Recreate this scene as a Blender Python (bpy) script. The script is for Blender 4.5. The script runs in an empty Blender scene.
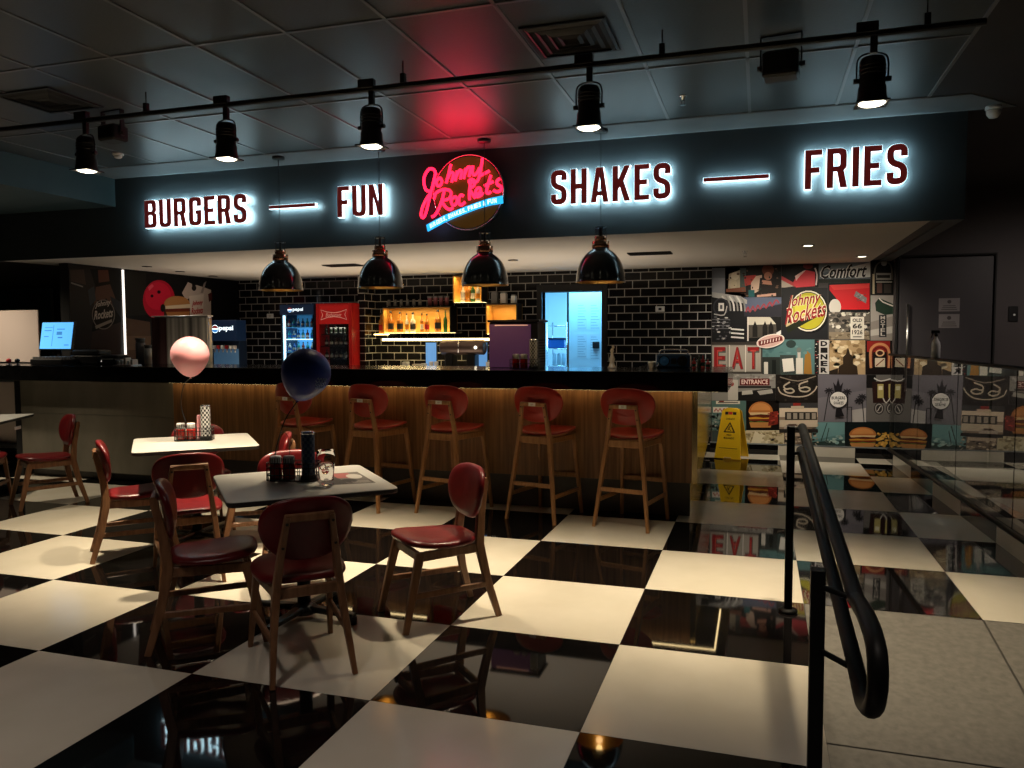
import bpy, math, random
from mathutils import Vector, Matrix
random.seed(7)
S = 0.9                                   # one floor tile is 0.9 m; plan coordinates below are in tiles
PI = math.pi
scene = bpy.context.scene
col = scene.collection

# ------------------------------------------------------------------ camera
F_PX, YAW, PITCH, ROLL = 783.91, -0.305595527, -0.05988238, -0.00409129
CAM = Vector((1.7100174, -3.197451, 1.690767))
cy_, sy_, cp_, sp_ = math.cos(YAW), math.sin(YAW), math.cos(PITCH), math.sin(PITCH)
FWD = Vector((sy_*cp_, cy_*cp_, sp_))
R0 = Vector((cy_, -sy_, 0)); U0 = R0.cross(FWD)
RGT = math.cos(ROLL)*R0 + math.sin(ROLL)*U0
UPV = -math.sin(ROLL)*R0 + math.cos(ROLL)*U0
cam = bpy.data.cameras.new('camera'); cam_o = bpy.data.objects.new('camera', cam); col.objects.link(cam_o)
cam.sensor_fit = 'HORIZONTAL'; cam.sensor_width = 36; cam.lens = 36*F_PX/1024
cam.clip_start = 0.02; cam.clip_end = 100
mw = Matrix.Identity(4)
for r in range(3):
    mw[r][0], mw[r][1], mw[r][2], mw[r][3] = RGT[r], UPV[r], -FWD[r], CAM[r]*S
cam_o.matrix_world = mw
scene.camera = cam_o

def ray(px, py):
    return RGT*((px-512)/F_PX) + UPV*((384-py)/F_PX) + FWD
def PY(px, py, Y):
    d = ray(px, py); return (CAM + d*((Y-CAM.y)/d.y))*S
def PX(px, py, X):
    d = ray(px, py); return (CAM + d*((X-CAM.x)/d.x))*S
def PZ(px, py, Z):
    d = ray(px, py); return (CAM + d*((Z-CAM.z)/d.z))*S
def T(x, y, z=0):
    return Vector((x*S, y*S, z*S))

# ------------------------------------------------------------------ materials
def lin(c):
    if isinstance(c, str):
        c = c.lstrip('#'); c = tuple(int(c[i:i+2], 16)/255 for i in (0, 2, 4))
        return tuple(x/12.92 if x <= .04045 else ((x+.055)/1.055)**2.4 for x in c)
    return tuple(c)
MATS = {}
def mat(name, c=(.5,.5,.5), rough=.5, metal=0, sss=0, emit=None, es=0, spec=.5, coat=0, trans=0, ior=1.45, alpha=1):
    m = bpy.data.materials.new(name); m.use_nodes = True
    b = m.node_tree.nodes['Principled BSDF']
    b.inputs['Base Color'].default_value = (*lin(c), 1)
    b.inputs['Roughness'].default_value = rough; b.inputs['Metallic'].default_value = metal
    b.inputs['Specular IOR Level'].default_value = spec
    b.inputs['Coat Weight'].default_value = coat; b.inputs['Coat Roughness'].default_value = .08
    b.inputs['Transmission Weight'].default_value = trans; b.inputs['IOR'].default_value = ior
    b.inputs['Alpha'].default_value = alpha
    if sss: b.inputs['Subsurface Weight'].default_value = sss; b.inputs['Subsurface Radius'].default_value = (.2,.12,.12)
    if emit is not None:
        b.inputs['Emission Color'].default_value = (*lin(emit), 1); b.inputs['Emission Strength'].default_value = es
    MATS[name] = m
    return m
def node(m, t, **kw):
    n = m.node_tree.nodes.new(t)
    for k, v in kw.items(): setattr(n, k, v)
    return n
def vary(m, c1, c2, scale=(1,1,1), nscale=4, detail=4, bump=0, rough=None, lo=.35, hi=.65):
    """noise between two colours over object coordinates"""
    nt = m.node_tree; L = nt.links; b = nt.nodes['Principled BSDF']
    tc = node(m, 'ShaderNodeTexCoord'); mp = node(m, 'ShaderNodeMapping'); mp.inputs['Scale'].default_value = scale
    nz = node(m, 'ShaderNodeTexNoise'); nz.inputs['Scale'].default_value = nscale; nz.inputs['Detail'].default_value = detail
    rp = node(m, 'ShaderNodeValToRGB')
    rp.color_ramp.elements[0].position = lo; rp.color_ramp.elements[1].position = hi
    rp.color_ramp.elements[0].color = (*lin(c1), 1); rp.color_ramp.elements[1].color = (*lin(c2), 1)
    L.new(tc.outputs['Object'], mp.inputs['Vector']); L.new(mp.outputs['Vector'], nz.inputs['Vector'])
    L.new(nz.outputs['Fac'], rp.inputs['Fac']); L.new(rp.outputs['Color'], b.inputs['Base Color'])
    if bump:
        bp = node(m, 'ShaderNodeBump'); bp.inputs['Strength'].default_value = bump; bp.inputs['Distance'].default_value = .01
        L.new(nz.outputs['Fac'], bp.inputs['Height']); L.new(bp.outputs['Normal'], b.inputs['Normal'])
    if rough:
        mr = node(m, 'ShaderNodeMapRange'); mr.inputs['To Min'].default_value = rough[0]; mr.inputs['To Max'].default_value = rough[1]
        L.new(nz.outputs['Fac'], mr.inputs['Value']); L.new(mr.outputs['Result'], b.inputs['Roughness'])
    return m

vary(mat('tile_black', (.004,.004,.004), .035, spec=.55), (.003,.003,.003), (.006,.005,.005), nscale=2)
vary(mat('tile_white', (.6,.57,.5), .16, spec=.4), (.60,.55,.45), (.68,.63,.53), (1.2,1.2,1), 1.5)
vary(mat('concrete', (.2,.19,.18), .7), (.12,.112,.098), (.185,.172,.15), nscale=28, detail=9, bump=.1, lo=.25, hi=.75)
vary(mat('ceiling_tile', (.05,.055,.06), .4, spec=.8), (.04,.05,.054), (.06,.072,.078), (40,40,1), 1.2, bump=.05, rough=(.3,.45))
mat('grid_metal', (.2,.21,.22), .35, metal=.2)
vary(mat('fascia_paint', (.03,.037,.041), .5), (.028,.034,.038), (.033,.040,.044), nscale=2)
vary(mat('border_paint', (.16,.18,.19), .5), (.15,.17,.18), (.18,.2,.21), nscale=3)
vary(mat('bulkhead_paint', (.05,.085,.095), .55), (.045,.08,.09), (.055,.092,.1), nscale=2)
vary(mat('soffit_paint', (.6,.56,.5), .8), (.58,.54,.48), (.62,.58,.52), nscale=1)
vary(mat('dark_wall', (.035,.03,.03), .6), (.032,.028,.028), (.04,.034,.034), nscale=2)
vary(mat('brown_wall', (.075,.065,.066), .6), (.07,.06,.062), (.082,.07,.07), nscale=1.5)
vary(mat('door_paint', (.05,.045,.05), .45), (.047,.042,.047), (.055,.05,.054), nscale=1.5)
vary(mat('counter_wood', (.2,.1,.04), .4), (.15,.068,.025), (.28,.135,.05), (14,14,.5), 3, 5, rough=(.3,.5))
vary(mat('grey_laminate', (.2,.18,.14), .45), (.16,.145,.11), (.2,.18,.14), (2,2,.6), 3)
vary(mat('plinth', (.06,.055,.05), .4), (.05,.045,.04), (.07,.065,.06), nscale=3)
vary(mat('stone_black', (.003,.003,.003), .12, spec=.5), (.002,.002,.002), (.007,.007,.007), nscale=30)
mat('glossy_panel', (.34,.26,.13), .17, metal=.75)
vary(mat('chair_wood', (.3,.15,.06), .42), (.2,.088,.04), (.3,.145,.068), (9,9,1.2), 5, 5)
vary(mat('stool_wood', (.36,.19,.08), .42), (.31,.145,.055), (.43,.215,.085), (9,9,1.2), 5, 5)
vary(mat('red_vinyl', (.23,.012,.014), .3, spec=.5), (.115,.006,.008), (.155,.009,.011), nscale=14, bump=.03)
vary(mat('red_ply', (.30,.022,.02), .35), (.31,.02,.014), (.38,.028,.02), nscale=8)
mat('ply_edge', (.5,.33,.18), .5)
mat('screw', (.04,.035,.03), .4, metal=.6)
mat('tag_white', (.75,.74,.7), .5)
vary(mat('table_laminate', (.5,.49,.46), .28), (.47,.46,.43), (.54,.53,.5), nscale=3)
mat('table_edge', (.035,.03,.03), .5)
mat('black_iron', (.008,.008,.008), .35, metal=.2)
mat('black_plastic', (.012,.012,.013), .35)
mat('black_matte', (.008,.008,.008), .7)
mat('rail_black', (.005,.005,.005), .5, spec=.15)
mat('chrome', (.8,.8,.8), .12, metal=1)
mat('steel', (.55,.54,.52), .28, metal=1)
mat('copper', (.6,.3,.17), .2, metal=1)
mat('gold_inside', (.75,.45,.13), .3, metal=.9)
mat('lamp_black', (.012,.014,.016), .18, coat=.6)
mat('glass_clear', (1,1,1), .0, trans=1, ior=1.08)
mat('glass_dark', (.75,.8,.78), .0, trans=1, ior=1.5)
mat('white_plastic', (.75,.75,.75), .4)
mat('cream_board', (.62,.52,.47), .6)
mat('balloon_pink', (.98,.45,.5), .4, sss=.7)
mat('balloon_blue', (.012,.035,.26), .42)
mat('string', (.01,.01,.01), .7)
mat('sign_red', (.42,.05,.045), .5, emit=(.5,.04,.04), es=.075)
mat('sign_glow', (.8,.9,.95), .5, emit=(.66,.93,1), es=3)
mat('sign_back', (.8,.9,.95), .5, emit=(.58,.9,1), es=44)
mat('neon_red', (.5,0,.02), .4, emit=(1,.010,.045), es=4.2)
mat('neon_blue', (.05,.3,.6), .4, emit=(.02,.42,.85), es=1.5)
mat('neon_white', (.9,.9,.9), .4, emit=(.75,.92,1), es=1.7)
mat('amber_disc', (.05,.022,.004), .35, emit=(.25,.11,.02), es=.16)
mat('lens_glow', (1,.95,.8), .3, emit=(1,.9,.68), es=5)
mat('bulb_glow', (1,.8,.5), .3, emit=(1,.62,.22), es=14)
mat('led_warm', (1,.85,.5), .4, emit=(1,.72,.34), es=7)
mat('led_shelf', (1,.8,.4), .4, emit=(1,.78,.34), es=6)
mat('led_white', (1,.95,.88), .4, emit=(1,.9,.8), es=1.6)
mat('shelf_black', (.01,.01,.01), .4)
vary(mat('shelf_lit', (.7,.36,.08), .5), (.62,.3,.06), (.8,.44,.11), (1,1,4), 2)
mat('fridge_red', (.36,.01,.01), .3, emit=(.5,.01,.01), es=.05)
mat('fridge_header', (.4,.012,.012), .35, emit=(.6,.012,.012), es=.14)
mat('yellow', (.8,.5,.012), .4)
mat('print_red', (.55,.03,.03), .5)
mat('print_black', (.012,.012,.012), .5)
mat('screen_blue', (.1,.4,.8), .3, emit=(.12,.48,.95), es=1.1)
mat('screen_dark', (.05,.2,.5), .3, emit=(.04,.22,.55), es=1)
mat('cooler_inside', (.1,.3,.5), .5, emit=(.03,.16,.34), es=.7)
mat('cooler_led', (.7,.9,1), .5, emit=(.5,.8,1), es=3)
mat('cooler_body', (.01,.02,.045), .35)
mat('pantry_white', (.7,.75,.78), .6)
mat('pantry_door', (.55,.75,.85), .5)
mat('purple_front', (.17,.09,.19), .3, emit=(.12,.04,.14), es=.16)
mat('ketchup', (.3,.012,.008), .2, coat=.5)
mat('label_pale', (.6,.55,.5), .5)
mat('amber_glass', (.45,.16,.02), .1, coat=.5)
mat('dark_glass', (.02,.03,.02), .1, coat=.5)
mat('green_glass', (.03,.10,.02), .1, coat=.5)
mat('pale_glass', (.6,.55,.45), .1, coat=.5)
mat('bottle_red', (.28,.02,.02), .2)
mat('bottle_blue', (.02,.1,.35), .2)
mat('bottle_teal', (.03,.35,.35), .2)
mat('brown_metal', (.15,.10,.085), .3, metal=.5)
mat('boombox_blue', (.02,.06,.16), .3)
mat('speaker_blue', (.03,.14,.42), .4)
mat('water', (.9,.9,.9), .02, trans=1, ior=1.12)
mat('paper_white', (.7,.68,.64), .6)
mat('poster_dark', (.06,.055,.055), .25, coat=.4)
mat('teal_panel', (.03,.10,.12), .45)

mat('holder_blue', (.1,.15,.24), .4)
mat('print_blue', (.16,.24,.5), .4)
mat('vent_dark', (.022,.023,.024), .5)
mat('sign_dot', (.55,.34,.01), .5)
mat('cooler_header', (.006,.014,.035), .3, emit=(.02,.05,.12), es=.12)
mat('bow_line', (.6,.3,.25), .4, emit=(.55,.22,.18), es=.35)
mat('glass_frost', (.14,.13,.12), .25)
mat('cup_pink', (.22,.06,.07), .4); mat('cup_grey', (.16,.16,.16), .5)
mat('screen_pale', (.2,.4,.7), .3, emit=(.14,.36,.72), es=.8)
mat('led_shelf2', (.9,.6,.5), .4, emit=(.8,.4,.3), es=.5)
mat('glass_frost2', (.5,.65,.75), .3)
mat('paper_blue', (.55,.7,.78), .6); mat('ink_blue', (.14,.3,.42), .6)
mat('screen_ink', (.04,.2,.5), .4, emit=(.04,.2,.5), es=1)
vary(mat('steel_reflect', (.4,.37,.33), .35, metal=.35), (.12,.11,.1), (.75,.72,.64), (9,.01,.01), 1.2, 1, lo=.35, hi=.7); vary(mat('steel_red', (.2,.1,.1), .35, metal=.8), (.07,.03,.035), (.18,.09,.09), (6,1,.2), 2)  # the pale steel has vertical reflection streaks painted into its colour
mat('fountain_lit', (.08,.16,.25), .3, emit=(.08,.2,.36), es=.22)
mat('notice_grey', (.24,.22,.22), .6); mat('notice_ink', (.06,.05,.05), .6)

# brick tile with pale grout
m = mat('brick_tile', (.01,.01,.01), .08, spec=.2)
nt = m.node_tree; b = nt.nodes['Principled BSDF']
tc = node(m, 'ShaderNodeTexCoord'); sp = node(m, 'ShaderNodeSeparateXYZ'); ad = node(m, 'ShaderNodeMath', operation='ADD'); cb = node(m, 'ShaderNodeCombineXYZ')
br = node(m, 'ShaderNodeTexBrick'); br.inputs['Scale'].default_value = 1
br.inputs['Brick Width'].default_value = .213; br.inputs['Row Height'].default_value = .108; br.inputs['Mortar Size'].default_value = .0055
br.inputs['Mortar Smooth'].default_value = .1
br.inputs['Color1'].default_value = (.006,.006,.007,1); br.inputs['Color2'].default_value = (.011,.010,.010,1); br.inputs['Mortar'].default_value = (.42,.40,.37,1)
nt.links.new(tc.outputs['Object'], sp.inputs[0]); nt.links.new(sp.outputs['X'], ad.inputs[0]); nt.links.new(sp.outputs['Y'], ad.inputs[1])
nt.links.new(ad.outputs[0], cb.inputs['X']); nt.links.new(sp.outputs['Z'], cb.inputs['Y'])
nt.links.new(cb.outputs[0], br.inputs['Vector']); nt.links.new(br.outputs['Color'], b.inputs['Base Color'])
mr = node(m, 'ShaderNodeMapRange'); mr.inputs['To Min'].default_value = .07; mr.inputs['To Max'].default_value = .7
nt.links.new(br.outputs['Fac'], mr.inputs['Value']); nt.links.new(mr.outputs['Result'], b.inputs['Roughness'])
bp = node(m, 'ShaderNodeBump', invert=True); bp.inputs['Strength'].default_value = .4; bp.inputs['Distance'].default_value = .004
nt.links.new(br.outputs['Fac'], bp.inputs['Height']); nt.links.new(bp.outputs['Normal'], b.inputs['Normal'])

# printed pictures: colour of each printed shape comes from a colour attribute
m = mat('print', (.5,.5,.5), .5, spec=.2)
nt = m.node_tree; at_ = node(m, 'ShaderNodeVertexColor'); at_.layer_name = 'ink'
nt.links.new(at_.outputs['Color'], nt.nodes['Principled BSDF'].inputs['Base Color'])

# ------------------------------------------------------------------ mesh collector
class M:
    def __init__(s): s.v = []; s.f = []; s.m = []; s.sm = []; s.c = []
    def add(s, vs, fs, m, smooth=False, c=None):
        o = len(s.v); s.v += [Vector(v) for v in vs]
        for f in fs:
            s.f.append([i+o for i in f]); s.m.append(m); s.sm.append(smooth); s.c.append(c)
    def box(s, x0, x1, y0, y1, z0, z1, m, mx=None):
        vs = [Vector((x, y, z)) for z in (z0, z1) for y in (y0, y1) for x in (x0, x1)]
        if mx: vs = [mx @ v for v in vs]
        s.add(vs, [(0,2,3,1),(4,5,7,6),(0,1,5,4),(2,6,7,3),(0,4,6,2),(1,3,7,5)], m)
    def rbox(s, x0, x1, y0, y1, z0, z1, m, r=.01, n=3, mx=None):
        """box with its upright edges and its top and bottom rims rounded"""
        pl = rpoly([(x0,y0),(x1,y0),(x1,y1),(x0,y1)], r, n)
        e = min(r, (z1-z0)/2)*.6; cx, cy = (x0+x1)/2, (y0+y1)/2
        rings = []
        for z, d in ((z0, e), (z0+e, 0), (z1-e, 0), (z1, e)):
            kx = 1-2*d/max(1e-6, x1-x0); ky = 1-2*d/max(1e-6, y1-y0)
            rings.append([Vector((cx+(px-cx)*kx, cy+(py-cy)*ky, z)) for px, py in pl])
        s.loft(rings, m, mx=mx)
    def loft(s, rings, m, cap=True, smooth=False, closed=True, mx=None):
        n = len(rings[0]); vs = [Vector(v) for r in rings for v in r]
        if mx: vs = [mx @ v for v in vs]
        fs = []
        for k in range(len(rings)-1):
            for i in range(n if closed else n-1):
                j = (i+1) % n
                fs.append((k*n+i, k*n+j, (k+1)*n+j, (k+1)*n+i))
        if cap:
            fs.append(tuple(reversed(range(n)))); fs.append(tuple(range((len(rings)-1)*n, len(rings)*n)))
        s.add(vs, fs, m, smooth)
        if cap: s.sm[-1] = s.sm[-2] = False
    def bar(s, p0, p1, w0, d0, m, w1=None, d1=None, ref=(0,1,0)):
        """rectangular bar from p0 to p1, width w across, depth d along ref"""
        p0 = Vector(p0); p1 = Vector(p1); ax = (p1-p0).normalized(); ref = Vector(ref)
        dv = (ref-ax*ref.dot(ax)).normalized(); wv = ax.cross(dv)
        w1 = w0 if w1 is None else w1; d1 = d0 if d1 is None else d1
        rings = []
        for p, w, d in ((p0, w0, d0), (p1, w1, d1)):
            c = .22*min(w, d)
            pts = [(w/2-c,-d/2),(w/2,-d/2+c),(w/2,d/2-c),(w/2-c,d/2),(-w/2+c,d/2),(-w/2,d/2-c),(-w/2,-d/2+c),(-w/2+c,-d/2)]
            rings.append([p+wv*a+dv*b for a, b in pts])
        s.loft(rings, m)
    def path(s, pts, w, d, m, ref=(0,1,0), ws=None):
        """rectangular section swept along a polyline without seams"""
        pts = [Vector(p) for p in pts]; ref = Vector(ref); rings = []
        for i, p in enumerate(pts):
            ax = (pts[min(i+1, len(pts)-1)]-pts[max(i-1, 0)]).normalized()
            dv = (ref-ax*ref.dot(ax)).normalized(); wv = ax.cross(dv)
            k = ws[i] if ws else 1
            a, b_ = w*k/2, d*k/2; c = .25*min(a, b_)
            rings.append([p+wv*u+dv*v for u, v in ((a-c,-b_),(a,-b_+c),(a,b_-c),(a-c,b_),(-a+c,b_),(-a,b_-c),(-a,-b_+c),(-a+c,-b_))])
        s.loft(rings, m)
    def tube(s, pts, r, m, n=10, closed=False, rs=None):
        pts = [Vector(p) for p in pts]; N = len(pts); rings = []; up = None
        for i, p in enumerate(pts):
            a = pts[(i-1) % N] if (closed or i > 0) else p; b = pts[(i+1) % N] if (closed or i < N-1) else p
            ax = (b-a).normalized()
            if up is None:
                up = Vector((0,0,1)) if abs(ax.z) < .9 else Vector((1,0,0))
            up = (up-ax*up.dot(ax)).normalized(); sd = ax.cross(up); rr = rs[i] if rs else r
            rings.append([p+sd*(math.cos(2*PI*k/n)*rr)+up*(math.sin(2*PI*k/n)*rr) for k in range(n)])
        if closed: rings.append(rings[0])
        s.loft(rings, m, cap=not closed, smooth=True)
    def lathe(s, prof, m, n=24, at=(0,0,0), mx=None, cap=True, smooth=True):
        at = Vector(at)
        rings = [[at+Vector((r*math.cos(2*PI*k/n), r*math.sin(2*PI*k/n), z)) for k in range(n)] for r, z in prof]
        s.loft(rings, m, cap=cap, smooth=smooth, mx=mx)
    def cyl(s, at, r, z0, z1, m, n=20, mx=None): s.lathe([(r, z0), (r, z1)], m, n, at, mx)
    def ball(s, c, rx, ry, rz, m, n=16, k=10, mx=None):
        s.lathe([(max(1e-4, math.sin(PI*i/k)), -math.cos(PI*i/k)) for i in range(k+1)], m, n,
                mx=(mx or Matrix.Identity(4)) @ Matrix.Translation(Vector(c)) @ Matrix.Diagonal((rx, ry, rz, 1)))
    def poly(s, pts, m, c=None): s.add(pts, [tuple(range(len(pts)))], m, c=c)
    def prism(s, pts, o, u, v, nrm, d0, d1, m, c=None):
        """2-D outline (u, v) extruded along nrm from d0 to d1"""
        n = len(pts); vs = [o+u*a+v*b+nrm*d for d in (d0, d1) for a, b in pts]
        fs = [tuple(range(n-1, -1, -1)), tuple(range(n, 2*n))] + [(i, (i+1) % n, n+(i+1) % n, n+i) for i in range(n)]
        s.add(vs, fs, m, c=c)
    def mesh(s, vs, fs, m, mx=None, c=None):
        s.add([mx @ Vector(v) for v in vs] if mx else vs, fs, m, c=c)
    def build(s, name, parent=None, bevel=0, loc=None):
        me = bpy.data.meshes.new(name)
        vs = [v-loc for v in s.v] if loc is not None else s.v
        me.from_pydata([tuple(v) for v in vs], [], s.f)
        ms = []
        for x in s.m:
            if x not in ms: ms.append(x)
        for x in ms: me.materials.append(MATS[x])
        me.polygons.foreach_set('material_index', [ms.index(x) for x in s.m])
        me.polygons.foreach_set('use_smooth', s.sm)
        if any(c is not None for c in s.c):
            at = me.color_attributes.new('ink', 'FLOAT_COLOR', 'CORNER'); k = 0
            for pi, p in enumerate(me.polygons):
                cc = s.c[pi] or (.5,.5,.5)
                for li in p.loop_indices: at.data[li].color = (*cc, 1)
        me.update()
        o = bpy.data.objects.new(name, me); col.objects.link(o)
        if parent is not None: o.parent = parent
        if loc is not None: o.location = loc
        if bevel:
            md = o.modifiers.new('bevel', 'BEVEL'); md.width = bevel; md.segments = 2; md.limit_method = 'ANGLE'
        return o

def rpoly(pts, r, n=4):
    """polygon with rounded corners; r is one radius or one per corner"""
    out = []; N = len(pts)
    for i in range(N):
        p = Vector(pts[i][:2]); a = Vector(pts[i-1][:2]); b = Vector(pts[(i+1) % N][:2])
        rr = r[i] if isinstance(r, (list, tuple)) else r
        if rr <= 1e-6: out.append((p.x, p.y)); continue
        da, db = (a-p), (b-p); la, lb = da.length, db.length; da /= la; db /= lb
        rr = min(rr, la*.499, lb*.499)
        s_, e_ = p+da*rr, p+db*rr
        for k in range(n+1):
            t = k/n; q = s_*(1-t)**2 + p*2*t*(1-t) + e_*t*t
            out.append((q.x, q.y))
    return out
def ell(cx, cy, rx, ry, n=20, a0=0, a1=2*PI):
    full = abs(a1-a0-2*PI) < 1e-6
    return [(cx+rx*math.cos(a0+(a1-a0)*k/(n if full else n-1)), cy+ry*math.sin(a0+(a1-a0)*k/(n if full else n-1))) for k in range(n)]
def smooth_path(pts, n=5):
    """Catmull-Rom through points"""
    P_ = [Vector(p) for p in pts]; out = []
    for i in range(len(P_)-1):
        a, b, c, d = P_[max(i-1,0)], P_[i], P_[i+1], P_[min(i+2, len(P_)-1)]
        for k in range(n):
            t = k/n
            out.append(.5*((2*b)+(c-a)*t+(2*a-5*b+4*c-d)*t*t+(3*b-a-3*c+d)*t**3))
    out.append(P_[-1]); return out
def stroke(pts, w):
    """outline of a 2-D polyline stroked with width w"""
    L, Rr = [], []
    pts = [Vector(p) for p in pts]
    for i, p in enumerate(pts):
        t = (pts[min(i+1, len(pts)-1)]-pts[max(i-1,0)]).normalized(); n = Vector((-t.y, t.x))*(w/2)
        L.append((p.x+n.x, p.y+n.y)); Rr.append((p.x-n.x, p.y-n.y))
    return L+Rr[::-1]
def outline_mesh(loops, extrude=0.0, offset=0.0):
    """fill closed loops (holes allowed), optional thickness: verts and faces"""
    cu = bpy.data.curves.new('outline', 'CURVE'); cu.dimensions = '2D'; cu.fill_mode = 'BOTH'
    cu.extrude = extrude; cu.offset = offset
    for lp in loops:
        sp_l = cu.splines.new('POLY'); sp_l.points.add(len(lp)-1); sp_l.use_cyclic_u = True
        for i, q in enumerate(lp): sp_l.points[i].co = (q[0], q[1], 0, 1)
    return curve_to_faces(cu)
def curve_to_faces(cu):
    o = bpy.data.objects.new('outline', cu); col.objects.link(o)
    dg = bpy.context.evaluated_depsgraph_get(); dg.update()
    me = o.evaluated_get(dg).to_mesh()
    vs = [v.co.copy() for v in me.vertices]; fs = [tuple(p.vertices) for p in me.polygons]
    bpy.data.objects.remove(o); bpy.data.curves.remove(cu)
    return vs, fs
TEXT_CACHE = {}
def text_faces(body, extrude=0.0, bold=0.0, shear=0.0):
    """flat text normalised to a 1 x 1 box"""
    key = (body, extrude, bold, shear)
    if key not in TEXT_CACHE:
        cu = bpy.data.curves.new('words', 'FONT'); cu.body = body; cu.extrude = extrude; cu.offset = bold; cu.shear = shear
        cu.resolution_u = 2
        vs, fs = curve_to_faces(cu)
        x0, x1 = min(v.x for v in vs), max(v.x for v in vs); y0, y1 = min(v.y for v in vs), max(v.y for v in vs)
        TEXT_CACHE[key] = ([Vector(((v.x-x0)/(x1-x0), (v.y-y0)/(y1-y0), v.z)) for v in vs], fs)
    return TEXT_CACHE[key]

# ------------------------------------------------------------------ scene objects
def tag(o, label, cat, group=None, kind=None):
    o['label'] = label; o['category'] = cat
    if group: o['group'] = group
    if kind: o['kind'] = kind
    return o
def thing(name, label, cat, loc=(0,0,0), rotz=0, group=None):
    o = bpy.data.objects.new(name, None); col.objects.link(o); o.empty_display_size = .1
    o.location = loc; o.rotation_euler = (0, 0, rotz)
    return tag(o, label, cat, group)
def struct(name, mb, bevel=0, parent=None):
    o = mb.build(name, parent, bevel)
    if parent is None: o['kind'] = 'structure'
    return o
def dup(root, loc, rotz, label, group=None):
    r = root.copy(); col.objects.link(r); r.location = loc; r.rotation_euler = (0, 0, rotz); r['label'] = label
    if group: r['group'] = group
    for ch in list(root.children):
        c = ch.copy(); col.objects.link(c); c.parent = r
        for g in list(ch.children):
            d = g.copy(); col.objects.link(d); d.parent = c
    return r
def single(name, mb, label, cat, loc=(0,0,0), rotz=0, group=None, bevel=0):
    o = mb.build(name, None, bevel); o.location = loc; o.rotation_euler = (0, 0, rotz)
    return tag(o, label, cat, group)
def copy1(o, loc, label, rotz=0, group=None):
    c = o.copy(); col.objects.link(c); c.location = loc; c.rotation_euler = (0, 0, rotz); c['label'] = label
    if group: c['group'] = group
    return c
def light(name, kind, loc, energy, color=(1,1,1), rot=(0,0,0), **kw):
    l = bpy.data.lights.new(name, kind); l.energy = energy; l.color = color
    for k, v in kw.items(): setattr(l, k, v)
    o = bpy.data.objects.new(name, l); col.objects.link(o); o.location = loc; o.rotation_euler = rot
    return o
# ================================================================== THE ROOM
ZC, ZS = 3.62, 2.69            # ceiling and kitchen soffit heights (tiles)
XL, XR, YF, YN = -12.5, 6.6, 12.0, -7.0
YB = 8.5                       # back wall of the kitchen
YFA = 4.5                      # fascia front

# floor: one mesh of black and white tiles
f = M()
for i in range(-14, 8):
    for j in range(-8, 13):
        if i >= 2 and j < 2 and i < 8: continue
        a, b = T(i, j), T(i+1, j+1); g = .0012
        f.poly([(a.x+g, a.y+g, 0), (b.x-g, a.y+g, 0), (b.x-g, b.y-g, 0), (a.x+g, b.y-g, 0)], 'tile_black' if (i+j) % 2 == 0 else 'tile_white')
a, b = T(-14, -8), T(8, 13)
f.poly([(a.x, a.y, -.003), (2*S, a.y, -.003), (2*S, b.y, -.003), (a.x, b.y, -.003)], 'table_edge')
f.poly([(2*S, 2*S, -.003), (b.x, 2*S, -.003), (b.x, b.y, -.003), (2*S, b.y, -.003)], 'table_edge')
f.poly([(2*S, -8*S, -1.6), (2*S, -8*S, -.003), (2*S, 2*S, -.003), (2*S, 2*S, -1.6)], 'plinth')
struct('floor', f)
# concrete ramp sloping down towards the entrance
f = M(); k = -.13
for i in range(2, 7):
    for j in range(0, 7):
        x0, x1 = (i+.006)*S, (i+.994)*S; y1 = (2-j*1.42-.006)*S; y0 = (2-(j+1)*1.42+.006)*S
        z = lambda y: (y-2*S)*-k
        f.add([(x0,y0,z(y0)),(x1,y0,z(y0)),(x1,y1,z(y1)),(x0,y1,z(y1))], [(0,1,2,3)], 'concrete')
y0, y1 = -8*S, 2*S
f.add([(2*S,y0,(y0-y1)*-k-.004),(7*S,y0,(y0-y1)*-k-.004),(7*S,y1,-.004),(2*S,y1,-.004)], [(0,1,2,3)], 'plinth')
struct('floor_ramp', f)

# suspended ceiling: tiles and metal grid in one mesh
f = M(); dx, dy = .694, 1.389; zc = ZC*S
xs = [2.99-dx*k for k in range(0, 23)]; ys = [4.0-dy*k for k in range(0, 8)]
for x in xs[:-1]:
    for y in ys[:-1]:
        f.poly([((x-dx)*S, y*S, zc), (x*S, y*S, zc), (x*S, (y-dy)*S, zc), ((x-dx)*S, (y-dy)*S, zc)], 'ceiling_tile')
for x in xs: f.box(x*S-.011, x*S+.011, ys[-1]*S, ys[0]*S, zc-.006, zc-.0005, 'grid_metal')
for y in ys: f.box(xs[-1]*S, xs[0]*S, y*S-.011, y*S+.011, zc-.006, zc-.0005, 'grid_metal')
f.poly([(3.0*S, 13*S, zc), (6.8*S, 13*S, zc), (6.8*S, -7*S, zc), (3.0*S, -7*S, zc)], 'dark_wall')
f.poly([(-13*S, 13*S, zc+.002), (3.0*S, 13*S, zc+.002), (3.0*S, 4*S, zc+.002), (-13*S, 4*S, zc+.002)], 'dark_wall')
struct('ceiling', f)
# pale plaster border between grid and fascia
f = M()
f.add([T(-5.73,4.0,ZC-.01), T(3.3,4.0,ZC-.01), T(3.75,4.5,ZC-.01), T(-5.73,4.5,ZC-.01), T(-5.73,4.0,ZC), T(3.3,4.0,ZC), T(3.75,4.5,ZC), T(-5.73,4.5,ZC)],
      [(0,3,2,1),(4,5,6,7),(0,1,5,4),(1,2,6,5),(2,3,7,6),(3,0,4,7)], 'border_paint')
struct('trim_1', f)

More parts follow.
